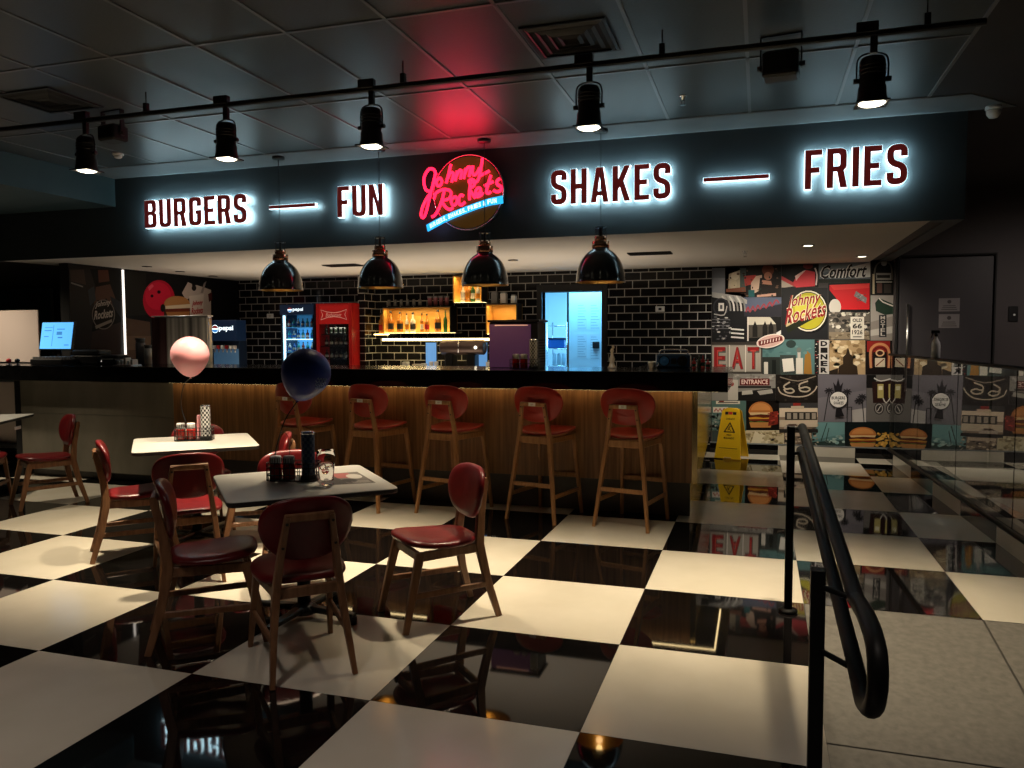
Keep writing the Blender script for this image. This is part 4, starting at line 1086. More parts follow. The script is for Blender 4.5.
# ================================================================== LIGHTING
for i, x in enumerate(HX):
    light('track_beam', 'SPOT', (x, YT*S, ZTR*S-.385), [390,460,350,350,330][i], (1,.82,.56), spot_size=math.radians(74), spot_blend=1, shadow_soft_size=.06)
for x in PEND:
    light('pendant_glow', 'SPOT', (x, 4.12*S, 2.205*S+.02), 5, (1,.68,.32), spot_size=math.radians(130), spot_blend=.6, shadow_soft_size=.03)
# unseen up-facing fill added to brighten the soffit, and mural washers in the soffit
light('soffit_fill', 'AREA', (-2.6*S, 6.6*S, 1.15*S), 44, (1,.82,.62), (PI,0,0), shape='RECTANGLE', size=7.5*S, size_y=2.2*S, spread=math.radians(125))
for px in (745, 808, 862):
    c = PZ(px, 250, ZS-.03); light('mural_washer', 'SPOT', (c.x, 7.3*S, ZS*S-.03), 60, (1,.88,.7), (math.radians(38),0,0), spot_size=math.radians(110), spot_blend=1, shadow_soft_size=.05)
light('pantry_lamp', 'AREA', ((OX0+OX1)/2, 9.1*S, 2.5), 75, (.2,.62,1), shape='RECTANGLE', size=1.2, size_y=.8)
light('neon_light', 'AREA', (lc.x, yf-.2, lc.z+.1), 3.6, (1,.01,.05), (math.radians(-160),0,0), shape='DISK', size=.5)
light('passage_downlight', 'SPOT', (-6.1*S, 2.7*S, 3.2*S), 170, (1,.84,.6), spot_size=math.radians(80), spot_blend=1, shadow_soft_size=.06)
light('passage_downlight', 'SPOT', (-8.0*S, 3.3*S, 3.2*S), 200, (1,.84,.62), (math.radians(20),0,0), spot_size=math.radians(100), spot_blend=1, shadow_soft_size=.06)
light('hall_fill', 'SPOT', (5.3*S, 6.0*S, 3.5*S), 90, (1,.85,.75), (math.radians(25),0,0), spot_size=math.radians(130), spot_blend=1, shadow_soft_size=.2)  # unseen spot added to lift the dim hall wall and door
for x in (-3.2, -.6, 2.0, 4.2):
    light('near_floor_fill', 'SPOT', (x*S, -1.5*S, 3.5*S), 72, (1,.85,.74), spot_size=math.radians(88), spot_blend=1, shadow_soft_size=.15)  # unseen spots added overhead to brighten the floor near the camera
w = bpy.data.worlds.new('world'); scene.world = w; w.use_nodes = True
w.node_tree.nodes['Background'].inputs[0].default_value = (.6,.7,.8,1); w.node_tree.nodes['Background'].inputs[1].default_value = .02
scene.view_settings.view_transform = 'Standard'; scene.view_settings.look = 'None'; scene.view_settings.gamma = 1; scene.view_settings.use_curve_mapping = False
scene.view_settings.exposure = 0
scene.cycles.use_denoising = True
scene.cycles.max_bounces = 12; scene.cycles.sample_clamp_indirect = 4
# ================================================================== BEHIND THE BAR
SZ = SLT*S                                       # bar top height in metres
def on_bar(px, Y): q = PY(px, 366, Y); return Vector((q.x, q.y, SZ+.0005))
def size_at(px, Y): return (PY(px+1, 340, Y)-PY(px, 340, Y)).x       # metres per photo pixel at that depth
# back worktop along the tiled wall
ZB = .98*S
for xa, xb, lb in ((-6.9*S, PY(279.5, 300, 8.1).x, 'dark worktop along the tiled wall left of the blue cooler'), (PY(359, 300, 7.7).x, PY(700, 300, 8.1).x, 'long dark worktop along the tiled wall right of the red fridge')):
    bw = thing('back_worktop', lb, 'worktop', (0,0,0), 0, 'worktops along the tiled wall')
    f = M(); f.box(xa, xb, 7.72*S, 8.07*S, ZB-.04, ZB, 'stone_black'); f.build('worktop', bw, .003)
    f = M(); f.box(xa+.02, xb-.02, 7.78*S, 8.07*S, .08, ZB-.04, 'steel'); f.build('cupboard', bw, .003)

def bottle(label, loc, r, h, gm, lm, grp, capm='print_black', neck=.34, name='bottle'):
    mb = M(); p = [(r*.92,0),(r,.006),(r,h*.18)]; mb.lathe(p, gm, 12, cap=True)
    mb.lathe([(r*1.01,h*.18),(r*1.01,h*.44)], lm, 12, cap=False)
    mb.lathe([(r,h*.44),(r,h*.56),(r*.8,h*.64),(r*neck,h*.72),(r*neck,h*.9)], gm, 12, cap=False)
    mb.lathe([(r*neck*1.15,h*.9),(r*neck*1.15,h)], capm, 10)
    return single(name, mb, label, 'bottle', loc, 0, grp)

# ---- blue lit drinks cooler
YC = 7.9
c0 = PY(281, 340, YC); c1_ = PY(314, 304, YC); x0, x1, zt_c = c0.x, c1_.x, c1_.z
t = thing('drinks_cooler', 'dark blue drinks cooler with lit shelves and a soda logo header', 'cooler', Vector(((x0+x1)/2, YC*S, .02)))
hw = (x1-x0)/2; H = zt_c-.02; dp = .42; zh = PY(300, 316, YC).z-.02
mb = M(); mb.box(-hw, -hw+.03, 0, dp, .12, H, 'cooler_body'); mb.box(hw-.03, hw, 0, dp, .12, H, 'cooler_body'); mb.box(-hw+.03, hw-.03, dp-.03, dp, .12, H, 'cooler_inside'); mb.box(-hw, hw, 0, dp, 0, .12, 'cooler_body'); mb.box(-hw+.03, hw-.03, 0, dp-.03, zh+.02, H, 'cooler_body')
mb.build('cabinet', t)
mb = M(); mb.box(-hw+.004, hw-.004, -.02, -.001, zh+.02, H-.004, 'cooler_header'); 
vs, fc = text_faces('pepsi', 0, .01); mb.mesh([(-.06+.17*v.x, -.0215, zh+.06+.06*v.y) for v in vs], fc, 'neon_white')
mb.poly([(-.11+a, -.0215, zh+.09+b) for a, b in ell(0,0,.035,.035,18)], 'neon_white'); mb.poly([(-.11+a, -.0218, zh+.094+b) for a, b in ell(0,.004,.031,.026,18,0,PI)], 'print_red'); mb.poly([(-.11+a, -.0218, zh+.084+b) for a, b in ell(0,0,.031,.026,18,PI,2*PI)], 'screen_dark')
mb.build('header', t)['label'] = 'lit header with a round soda logo'
mb = M(); mb.box(-hw+.03, -hw+.055, .02, .045, .2, zh+.01, 'cooler_led'); mb.build('led_tube', t)['label'] = 'bright vertical light tube'
shz = [PY(300, y, YC).z-.02 for y in (369, 352, 339, 327)]
for z in shz: mb = M(); mb.box(-hw+.031, hw-.031, .03, dp-.04, z-.012, z, 'cooler_led' if z == shz[2] else 'cooler_inside'); mb.build('shelf', t)
mb = M(); mb.box(-hw+.006, hw-.006, -.012, -.004, .13, zh+.015, 'glass_dark'); mb.build('door', t)
mb = M(); mb.tube([(hw-.03,-.03,.75),(hw-.03,-.03,1.25)], .008, 'black_plastic', 8); mb.build('handle', t)
kinds = [('bottle_blue','pale_glass'),('bottle_teal','bottle_blue'),('bottle_teal','pale_glass'),('pale_glass','bottle_blue'),('bottle_red','pale_glass')]
for r in range(4):
    for k in range(6):
        g_, l_ = kinds[(k*2+r*3) % 5] if r else (('dark_glass','bottle_red'),('bottle_red','pale_glass'))[k % 2]
        xx = (x0+x1)/2-hw+.085+k*(2*hw-.14)/5.6; 
        bottle('small drink bottle on the %s shelf of the blue lit cooler' % ['lowest','third','second','top'][r], Vector((xx, YC*S+.10, .0205+shz[r])), .024, [.15,.145,.135,.125][r], g_, l_, 'drink bottles in the blue lit cooler')

# ---- red beer fridge
c0 = PY(318, 340, YC); c1_ = PY(353, 303, YC); x0, x1, zt_c = c0.x, c1_.x, c1_.z
t = thing('beer_fridge', 'red beer fridge with glass door and bow tie logo header', 'fridge', Vector(((x0+x1)/2, YC*S, .02)))
hw = (x1-x0)/2; H = zt_c-.02; zh = PY(338, 324, YC).z-.02; dp = .30
mb = M(); mb.box(-hw, -hw+.03, 0, dp, .1, H, 'fridge_red'); mb.box(hw-.03, hw, 0, dp, .1, H, 'fridge_red'); mb.box(-hw+.03, hw-.03, dp-.03, dp, .1, H, 'black_matte'); mb.box(-hw, hw, 0, dp, 0, .1, 'fridge_red'); mb.box(-hw+.03, hw-.03, 0, dp-.03, H-.04, H, 'fridge_red'); mb.build('cabinet', t)
mb = M(); w_ = .05
mb.box(-hw+.002, -hw+w_, -.045, -.003, .1, H-.003, 'fridge_red'); mb.box(hw-w_, hw-.002, -.045, -.003, .1, H-.003, 'fridge_red'); mb.box(-hw+w_, hw-w_, -.045, -.003, H-.03, H-.003, 'fridge_red'); mb.box(-hw+w_, hw-w_, -.045, -.003, .1, .16, 'fridge_red')
mb.box(-hw+w_, hw-w_, -.04, -.004, zh, H-.03, 'fridge_header')
zm = (zh+H-.03)/2; bw_, bh = hw*.72, (H-zh)*.24
tie = [(-bw_,-bh),(-bw_*.5,-bh*.55),(0,-bh*.38),(bw_*.5,-bh*.55),(bw_,-bh),(bw_*.86,0),(bw_,bh),(bw_*.5,bh*.55),(0,bh*.38),(-bw_*.5,bh*.55),(-bw_,bh),(-bw_*.86,0)]
mb.tube([(a, -.042, zm+b) for a, b in tie], .005, 'bow_line', 5, closed=True)
vs, fc = text_faces('Budweiser', 0, .0, .3); mb.mesh([(-bw_*.62+bw_*1.24*v.x, -.0425, zm-.028+.055*v.y) for v in vs], fc, 'bow_line')
dr_ = mb.build('door', t)
mb = M(); mb.box(-hw+w_, hw-w_, -.03, -.022, .16, zh, 'glass_dark'); mb.build('pane', dr_)
shz = [PY(338, y, YC).z-.02 for y in (378, 359, 346, 334)]
for z in shz: mb = M(); mb.box(-hw+.031, hw-.031, .03, dp-.04, z-.012, z, 'black_plastic'); mb.build('shelf', t)
for r in range(1, 4):
    for k in range(6):
        xx = (x0+x1)/2-hw+.09+k*(2*hw-.18)/5
        bottle('beer bottle on the %s shelf of the red fridge' % ['lowest','third','second','top'][r], Vector((xx, YC*S+.09, .0205+shz[r])), .026, .135, 'dark_glass', 'label_pale' if r != 3 else 'dark_glass', 'beer bottles in the red fridge')
light('fridge_lamp', 'AREA', ((x0+x1)/2, YC*S+.05, zh-.03), .5, (1,.85,.7), shape='RECTANGLE', size=.25, size_y=.05)

# ---- lit bottle shelves on the tiled wall
YSH = 8.22
def lit_box(px0, px1, py0, py1, name, lb, depth=.22, back='shelf_lit'):
    a, b = PY(px0, py1, YSH), PY(px1, py0, YSH); W, Hh = b.x-a.x, b.z-a.z; d = (YB-YSH)*S-.001
    t = thing(name, lb, 'shelf', a); w_ = .014
    mb = M(); mb.box(0, W, d-.012, d, 0, Hh, back); mb.build('back_panel', t)['label'] = 'warm amber back panel'
    mb = M(); mb.box(0, W, 0, d-.012, 0, w_-.004, 'shelf_black'); mb.box(w_, W-w_, .02, d-.03, w_-.004, w_, 'led_shelf'); mb.build('bottom_board', t)['label'] = 'glowing lower board'
    mb = M(); mb.box(0, W, 0, d-.012, Hh-w_, Hh, 'shelf_black'); mb.build('top_board', t)
    for x, m_ in ((0, 'shelf_lit'), (W-w_, 'shelf_black')): mb = M(); mb.box(x, x+w_, 0, d-.012, w_, Hh-w_, m_); mb.build('side_board', t)
    light('shelf_light', 'AREA', (a.x+W/2, a.y+.05, a.z+Hh-.03), 3.6*W, (1,.68,.28), shape='RECTANGLE', size=W*.9, size_y=.05)
    return a, W, Hh, d
a, W, Hh, d = lit_box(383, 450.5, 306, 334, 'bottle_shelf', 'long lit shelf box of liquor bottles on the tiled wall')
g_ = 'liquor bottles in the lit shelf boxes'
spec = [(391,.036,.27,'amber_glass','print_black','amber labelled liquor bottle at the left end of long lit shelf'),(400,.038,.26,'amber_glass','print_black','amber liquor bottle with dark label, second on long lit shelf'),(407,.022,.24,'pale_glass','amber_glass','slim pale bottle, third on the long lit shelf'),(413,.034,.25,'pale_glass','print_black','clear liquor bottle with dark label on long lit shelf'),(422,.022,.24,'amber_glass','pale_glass','slim amber bottle in the middle of the long lit shelf'),
        (427,.030,.23,'amber_glass','bottle_red','small brown bottle right of the middle of long lit shelf'),(438,.040,.28,'amber_glass','print_black','largest amber liquor bottle toward the right of long lit shelf'),(445.5,.024,.27,'green_glass','green_glass','green bottle at the right end of the long lit shelf')]
for px, r, h, gm, lm, lb in spec:
    q = PY(px, 333, YSH+.12); bottle(lb, Vector((q.x, (YSH+.12)*S, a.z+.0145)), r*1.2, min(h*1.18, Hh-.04), gm, lm, g_)
a, W, Hh, d = lit_box(453, 482, 274, 303.5, 'bottle_shelf', 'upper lit shelf box behind the pendant below the neon logo')
for px, r, h, gm, lm, lb in [(463,.03,.22,'pale_glass','label_pale','pale bottle at the left of the upper lit shelf box'),(468,.034,.25,'amber_glass','amber_glass','amber bottle in the middle of the upper lit shelf box'),(473,.028,.25,'green_glass','pale_glass','green bottle in the upper lit shelf box'),(478,.028,.24,'pale_glass','amber_glass','golden bottle at the right of the upper lit shelf box')]:
    q = PY(px, 303, YSH+.12); bottle(lb, Vector((q.x, (YSH+.12)*S, a.z+.0145)), r*1.2, min(h*1.18, Hh-.04), gm, lm, g_)
a, W, Hh, d = lit_box(486, 517, 303, 335, 'bottle_shelf', 'lower right lit shelf box above the purple fronted machine')
for px, r, h, gm, lm, lb in [(494,.026,.16,'pale_glass','print_black','small clear bottle at the left of the right lit shelf box'),(504,.02,.15,'amber_glass','bottle_red','small amber bottle in the middle of right lit shelf box'),(508,.02,.15,'amber_glass','print_black','small brown bottle right of middle in the right lit shelf box'),(513,.022,.17,'pale_glass','label_pale','pale bottle at the right end of the right lit shelf box')]:
    q = PY(px, 333, YSH+.12); bottle(lb, Vector((q.x, (YSH+.12)*S, a.z+.0145)), r*1.2, min(h*1.18, Hh-.04), gm, lm, g_)
ra = a; rH = Hh
a0 = PY(374, 334, YSH); a1 = PY(381, 308, YSH)
t = thing('bottle_niche', 'narrow lit shelf beside the tiled column', 'shelf', a0); W = a1.x-a0.x; d = (YB-YSH)*S-.001
mb = M(); mb.box(0, W, 0, d, -.014, 0, 'led_shelf'); mb.build('board', t)
mb = M(); mb.box(0, W, d-.01, d, 0, .30, 'shelf_lit'); mb.build('back_panel', t)
bottle('pink amber bottle alone on the narrow shelf beside the tiled column', a0+Vector((W/2,.11,.0005)), .034, .31, 'amber_glass', 'bottle_red', g_)
# long black shelf with LED line under the boxes
a = PY(376, 338.5, YSH-.02); b = PY(489, 336.5, YSH-.02)
t = thing('bar_shelf', 'long black wall shelf with a glowing strip under the bottle boxes', 'shelf', Vector((a.x, a.y, a.z)))
mb = M(); mb.box(0, b.x-a.x, 0, (YB-YSH+.02)*S-.002, 0, .016, 'shelf_black'); mb.build('board', t)
mb = M(); mb.box(.1, b.x-a.x, .0, .03, -.035, -.001, 'led_shelf'); mb.build('led_strip', t)['label'] = 'glowing light strip'
light('shelf_strip', 'AREA', ((a.x+b.x)/2, a.y+.06, a.z-.05), 5, (1,.74,.34), shape='RECTANGLE', size=b.x-a.x, size_y=.04)
# things on top of the boxes
a = PY(383, 306, YSH); ztop = a.z+.0005
gt = PY(383, 306, YSH).z
for k in range(6):
    q = PY(389+k*6.2, 304, YSH+.10); mb = M(); mb.lathe([(.030,0),(.026,.03),(.022,.09),(.004,.093)], 'glass_frost', 12)
    single('tumbler', mb, 'upturned glass on top of the long lit shelf box', 'glass', Vector((q.x, q.y, gt+.0008)), 0, 'upturned glasses on the lit box')
for k in range(4):
    q = PY(430+k*5.6, 304, YSH+.10); mb = M(); mb.lathe([(.026,0),(.034,.10),(.036,.105),(.03,.11)], 'cup_pink', 12); mb.lathe([(.036,.105),(.039,.13),(.034,.13)], 'cup_grey', 12)
    single('milkshake_cup', mb, 'dim pink cup on top of the long lit shelf box', 'cup', Vector((q.x, q.y, gt+.0008)), 0, 'pink cups on the lit box')
zt2_ = ra.z+rH
for k, (px, w_, h_, m_, lb) in enumerate([(495,.09,.17,'cup_grey','dark grey box on top of the right lit shelf box'),(504,.08,.16,'label_pale','pale box standing on top of the right lit shelf box'),(514,.06,.12,'tag_white','small white tin on the right end of the right lit shelf box')]):
    q = PY(px, 303, YSH+.1); mb = M(); mb.rbox(-w_/2,w_/2,-.05,.05,0,h_*.86,m_,.01); mb.rbox(-w_/2*.9,w_/2*.9,-.045,.045,h_*.86,h_,'cup_grey',.01)
    single('tin', mb, lb, 'tin', Vector((q.x, q.y, zt2_+.0008)), 0, 'tins on the right lit shelf')

# ---- coffee machine
YM = 7.75
s_ = size_at(460, YM); q = PY(460, 366, YM); zb = ZB+.001
za, zt_m = PY(460, 355, YM).z, PY(460, 340, YM).z
t = thing('coffee_machine', 'brown metal coffee machine with round ends on the back worktop', 'coffee machine', Vector((q.x, YM*S+.02, zb)))
W = 21*s_
mb = M(); h0, h1 = za-zb, zt_m-zb; rr = (h1-h0)/2
prof = [(rr*.3,-W-.03),(rr*.8,-W-.015),(rr,-W),(rr,W),(rr*.8,W+.015),(rr*.3,W+.03)]
mb.lathe(prof, 'brown_metal', 20, mx=Matrix.Translation((0,.1,h0+rr)) @ Matrix.Rotation(PI/2,4,'Y')); mb.build('boiler_body', t)
for x in (-W*.6, W*.45):
    mb = M(); mb.rbox(x-.06, x+.06, .02, .2, .06, h0+.01, 'black_plastic', .02); mb.build('group_column', t)
mb = M(); mb.rbox(-W, W, -.02, .2, 0, .07, 'brown_metal', .02); mb.build('drip_tray', t)
mb = M(); mb.tube([(-.02,-.02,h1-.01),(-.02,-.03,h0+.03)], .008, 'chrome', 8); mb.build('steam_pipe', t)
mb = M(); mb.ball((W*.75,-.03,h0+rr), .02, .02, .02, 'lens_glow', 10, 6); mb.build('lamp', t)['label'] = 'small bright lamp'
# blue screen panels either side of it
for px0, px1, lb in ((425,436,'blue lit menu screen left of the coffee machine'),(478,487,'blue lit screen between coffee machine and purple machine')):
    a, b = PY(px0, 366, 8.0), PY(px1, 342, 8.0); W = b.x-a.x
    t = thing('counter_screen', lb, 'screen', Vector((a.x, 8.025*S, ZB+.001)), 0, 'blue screens behind the bar')
    mb = M(); mb.rbox(0, W, 0, .03, 0, b.z-ZB, 'black_plastic', .006); mb.build('housing', t)
    mb = M(); mb.box(.006, W-.006, -.002, -.0005, .02, b.z-ZB-.01, 'screen_pale'); mb.build('display', t)['label'] = 'glowing pale blue display'
# white boxes and cups by the sink
for k, (px, w_, h_, m_, lb) in enumerate([(406,.07,.30,'tag_white','small white tablet standing on the back worktop'),(417,.11,.27,'label_pale','pale carton on the back worktop left of the blue screen'),(424,.06,.28,'tag_white','white napkin box beside the blue screen')]):
    q = PY(px, 366, 7.9); mb = M(); mb.rbox(-w_/2,w_/2,-.05,.05,0,h_,m_,.008); mb.box(-w_/2*.6,w_/2*.6,-.0515,-.0502,h_*.7,h_*.8,'print_black')
    single('carton', mb, lb, 'box', Vector((q.x, 7.9*S, ZB+.001)), 0, None)
for k in range(4):
    q = PY(427+k*5, 366, 7.6) if k < 2 else PY(474+k*5.2, 366, 7.6); mb = M(); mb.lathe([(.022,0),(.03,.30),(.032,.305),(.026,.31)], 'tag_white', 12)
    single('paper_cup', mb, 'stack of white paper cups near the coffee machine', 'cups', Vector((q.x, 7.76*S, ZB+.001)), 0, 'paper cup stacks near the coffee machine')

# ---- purple fronted machine on the bar
YP = 4.52
q0, q1 = PY(489, 368, YP), PY(531, 322, YP); W = q1.x-q0.x; H = q1.z-SZ; sd = .30
t = thing('ice_machine', 'large bar machine with a purple front and black vented side', 'machine', Vector((q0.x, YP*S, SZ+.0005)))
mb = M(); mb.rbox(0, W+.06, .012, sd, 0, H, 'black_plastic', .012); mb.build('cabinet', t)
mb = M(); mb.box(.004, W-.004, 0, .011, .004, H-.02, 'purple_front'); mb.build('front_panel', t)['label'] = 'purple front panel'
mb = M(); mb.rbox(-.01, W+.08, -.015, sd+.01, H, H+.022, 'black_plastic', .008); mb.build('lid', t)
mb = M()
for k in range(9): mb.box(W+.0605, W+.064, .05, sd-.04, .05+.025*k, .062+.025*k, 'black_matte')
mb.build('vent_slats', t)
mb = M(); mb.box(.06, W-.03, -.006, -.001, H-.034, H-.024, 'led_shelf2'); mb.build('top_light', t)['label'] = 'warm light line'
# caddy set in front of it
def bar_caddy(px, Y, lb, grp='caddies standing on the bar'):
    c = on_bar(px, Y); t = thing('condiment_caddy', lb, 'caddy', c, 0, grp)
    mb = M(); w_, d_ = .13, .055; base = rpoly([(-w_,-d_),(w_,-d_),(w_,d_),(-w_,d_)], .02, 3)
    mb.loft([[Vector((u, v, z)) for u, v in base] for z in (.003, .008)], 'black_iron')
    for z in (.05, .09): mb.tube([(u, v, z) for u, v in base], .0028, 'black_iron', 6, closed=True)
    for u, v in base: mb.tube([(u, v, .004), (u, v, .09)], .002, 'black_iron', 5)
    mb.build('wire_rack', t); return c
c = bar_caddy(525, 4.25, 'wire caddy with sauces in front of the purple machine')
make_ketchup('red sauce jar in the bar caddy before the purple machine', c+Vector((-.01,0,.0085)), 'sauce jars in the bar caddy')
make_ketchup('red sauce jar at the left of the bar caddy by the purple machine', c+Vector((-.085,0,.0085)), 'sauce jars in the bar caddy')
make_holder('black and white straw dispenser in the bar caddy before the purple machine', c+Vector((.078,0,.0085)), None, False)

# ---- pass room: shelf rack and notices
a, b = PY(547, 371, 9.6), PY(567, 322, 9.6)
t = thing('shelf_rack', 'chrome wire rack inside the blue lit pantry', 'rack', Vector((a.x, 9.6*S, 0)))
W = b.x-a.x; H = b.z
for x in (0, W):
    for y in (0, .35): mb = M(); mb.tube([(x,y,0),(x,y,H)], .012, 'chrome', 8); mb.build('post', t)
for z in (.35, PY(555,366,9.6).z, PY(555,349,9.6).z, PY(555,326,9.6).z):
    mb = M()
    for y in (0, .35): mb.tube([(0,y,z),(W,y,z)], .008, 'chrome', 6)
    for k in range(7): mb.tube([(W*k/6,0,z),(W*k/6,.35,z)], .004, 'chrome', 5)
    mb.build('wire_shelf', t)
zz = PY(555,349,9.6).z+.009
mb = M(); mb.rbox(-.13,.13,-.1,.1,0,.14,'bottle_blue',.02); mb.rbox(-.14,.14,-.11,.11,.14,.16,'cooler_body',.02); single('storage_box', mb, 'dark blue lidded box on the pantry rack', 'box', Vector((a.x+W*.4, 9.6*S+.17, zz)))
for k in range(4):
    mb = M(); mb.lathe([(.03,0),(.032,.12),(.024,.16),(.016,.18)], 'glass_frost2', 14); single('jug', mb, 'pale jug on the lower shelf of the pantry rack', 'jug', Vector((a.x+.07+k*W/4.3, 9.6*S+.17, PY(555,366,9.6).z+.009)), 0, 'jugs on the pantry rack')
for k, (px0, py0, px1, py1) in enumerate(((577,302,587,330),(590,302,600,330),(577,334,587,358),(590,334,600,360))):
    p0, p1 = PY(px0, py1, 9.297), PY(px1, py0, 9.297)
    mb = M(); mb.box(p0.x, p1.x, 9.297*S, 9.2995*S, p0.z, p1.z, 'paper_blue')
    for j in range(9): zz = p0.z+(p1.z-p0.z)*(j+.6)/9.8; mb.box(p0.x+.012, p1.x-.012-.02*(j % 3), 9.297*S-.0008, 9.297*S, zz, zz+.006, 'ink_blue')
    single('notice', mb, ['upper left','upper right','lower left','lower right'][k]+' printed list taped to the pantry door', 'notice', (0,0,0), 0, 'lists on the pantry door')

# ---- wall sockets
for px, py, lb in ((660,309,'white wall socket on the right part of the tiled wall'),(270,316,'white wall switch on the tiled wall left of the blue cooler')):
    c = PY(px, py, YB-.012); t = thing('wall_socket', lb, 'socket', c, 0, 'white sockets on the tiled wall')
    mb = M(); mb.rbox(-.06,.06,0,.0095,-.036,.036,'white_plastic',.006); mb.build('plate', t)
    mb = M(); mb.rbox(-.02,.02,-.004,0,-.016,.016,'print_black' if px > 600 else 'label_pale',.004); mb.build('insert', t)

# ---- boombox, cup, shoe shaped holder, sauces at the right end of the bar
YQ = 4.8
s_ = size_at(673, YQ); c = on_bar(673, YQ)
t = thing('boombox', 'dark blue portable radio at the right end of the bar', 'radio', c)
W = 17*s_; H = PY(673, 354, YQ).z-SZ
mb = M(); mb.rbox(-W, W, 0, .12, 0, H, 'boombox_blue', .025); mb.build('case', t)
for x, r in ((-W*.52, H*.40), (W*.55, H*.36)):
    mb = M(); mb.cyl((0,0,0), r, -.006, .004, 'black_plastic', 20, Matrix.Translation((x,0,H*.5)) @ Matrix.Rotation(PI/2,4,'X')); mb.lathe([(r*.82,.0045),(r*.5,.001),(r*.2,.008),(.001,.009)], 'speaker_blue' if x < 0 else 'black_plastic', 20, mx=Matrix.Translation((x,-.002,H*.5)) @ Matrix.Rotation(PI/2,4,'X')); mb.build('loudspeaker', t)
mb = M(); mb.tube(smooth_path([(-W*.8,.06,H-.005),(-W*.78,.06,H+.03),(0,.06,H+.035),(W*.78,.06,H+.03),(W*.8,.06,H-.005)],4), .008, 'chrome', 8); mb.build('handle', t)
mb = M(); mb.rbox(-W*.12, W*.2, -.006, 0, H*.3, H*.7, 'black_plastic', .004); mb.build('cassette_door', t)
c = on_bar(652, 4.75); t = thing('white_cup', 'small white cup left of the blue radio on the bar', 'cup', c)
mb = M(); mb.lathe([(.024,0),(.034,.045),(.036,.06),(.032,.06),(.022,.008)], 'white_plastic', 16, cap=False); mb.lathe([(.024,0),(.022,.004)], 'white_plastic', 16); mb.build('bowl', t)
mb = M(); mb.tube(smooth_path([(.034,0,.05),(.055,0,.045),(.05,0,.02),(.03,0,.018)],4), .004, 'white_plastic', 6); mb.build('handle', t)
c = on_bar(612, 4.7); t = thing('figurine', 'small pale ornament standing on the bar below the pantry window edge', 'ornament', c)
mb = M(); mb.lathe([(.04,0),(.042,.008),(.03,.02),(.02,.05),(.028,.08),(.016,.11),(.012,.14),(.02,.16),(.006,.18)], 'label_pale', 14); mb.build('body', t)
mb = M(); mb.ball((.01,0,.19), .014, .014, .018, 'pale_glass', 10, 6); mb.build('top', t)
for k, (px, gm, h_) in enumerate(((694,'bottle_red',.10),(699,'dark_glass',.12),(703,'bottle_red',.13),(708,'bottle_red',.09))):
    q = on_bar(px, 4.7); bottle(['first','second','third','last'][k]+' of four dark little sauce bottles right of the blue radio', q, .017, h_, gm, 'dark_glass', 'sauce bottles at the bar end')

# ---- left side: posters, light profile, soda fountain, till
XW = -7.0
def wall_pt(px, py): return PX(px, py, XW)
def left_poster(name, lb, quad, shapes):
    """printed panel on the left kitchen wall; shapes are (photo points, colour)"""
    mb = M()
    def w(px, py, d): q = PX(px, py, XW+.02+d); return q
    A = [PX(px, py, XW+.0215) for px, py in quad]
    mb.poly(A, 'print', lin('#141416'))
    Bk = [v-Vector((.016,0,0)) for v in A]
    for i in range(4): mb.poly([A[i], Bk[i], Bk[(i+1) % 4], A[(i+1) % 4]], 'black_plastic')
    lay = 1
    for pts, c_ in shapes:
        mb.poly([w(px, py, .0016+.0004*lay) for px, py in pts], 'print', lin(c_)); lay += 1
    return mb
quad1 = [(69,268.5),(121,269.5),(121,359),(71,360)]
sh1 = [([(69,268.5),(90,269),(97,292),(92,330),(90,359),(71,360)],'#2c2a29'), ([(70,270),(84,269.5),(86,285),(71,281)],'#4a3b36'),
       ([(98,270),(108,270),(110,284),(99,286)],'#5c3a2e'), ([(96,286),(110,284),(116,300),(112,306),(106,298),(103,304),(98,300),(94,305)],'#5a4036'), ([(96,283),(111,281),(111,284),(96,287)],'#15120f'),
       ([(88,290),(94,286),(96,300),(90,306)],'#3a3f45'), ([(110,296),(121,302),(121,318),(113,306)],'#2d3136'), ([(92,332),(121,322),(121,359),(90,359)],'#3a2f2b'), ([(71,282),(83,286),(83,287.5),(71,283.5)],'#8a8580')]
mb = left_poster('wall_poster', '', quad1, sh1)
def wp(px, py, d): return PX(px, py, XW+.0216+d)
cx_, cy2 = 103.5, 314.5
for rx, ry, c_, d in ((11.5,15,'#77706a',.006),(10.6,14,'#1a1716',.0065)):
    mb.poly([wp(cx_+a, cy2+b, d) for a, b in ell(0,0,rx,ry,26)], 'print', lin(c_))
for body, x0, x1, y0, y1, sl in (('Johnny',95,111,309,302,-3),('Rockets',94,113,320,311,-3)):
    vs, fc = text_faces(body, 0, .025, .25)
    mb.add([wp(x0+(x1-x0)*v.x, y0+(y1-y0)*v.y+sl*v.x, .0072) for v in vs], fc, 'print', c=lin('#b3aaa0'))
mb.poly([wp(95,326,.0072), wp(112,319,.0072), wp(112,322,.0072), wp(96,329,.0072)], 'print', lin('#8a827a'))
t = mb.build('wall_poster'); tag(t, 'dark poster with a round diner logo left of the white light line', 'poster')
f = M(); a, b = wp(122.0,269,.001), wp(123.3,269.2,.001); zlo = PX(123.5,362,XW+.03).z
f.box(XW*S+.012, XW*S+.03, a.y, b.y, max(.9, zlo), a.z-.01, 'led_white')
tag(f.build('light_profile'), 'vertical white light line between the two wall posters', 'light')
quad2 = [(126,270),(239.5,282.5),(239.5,366),(126,366)]
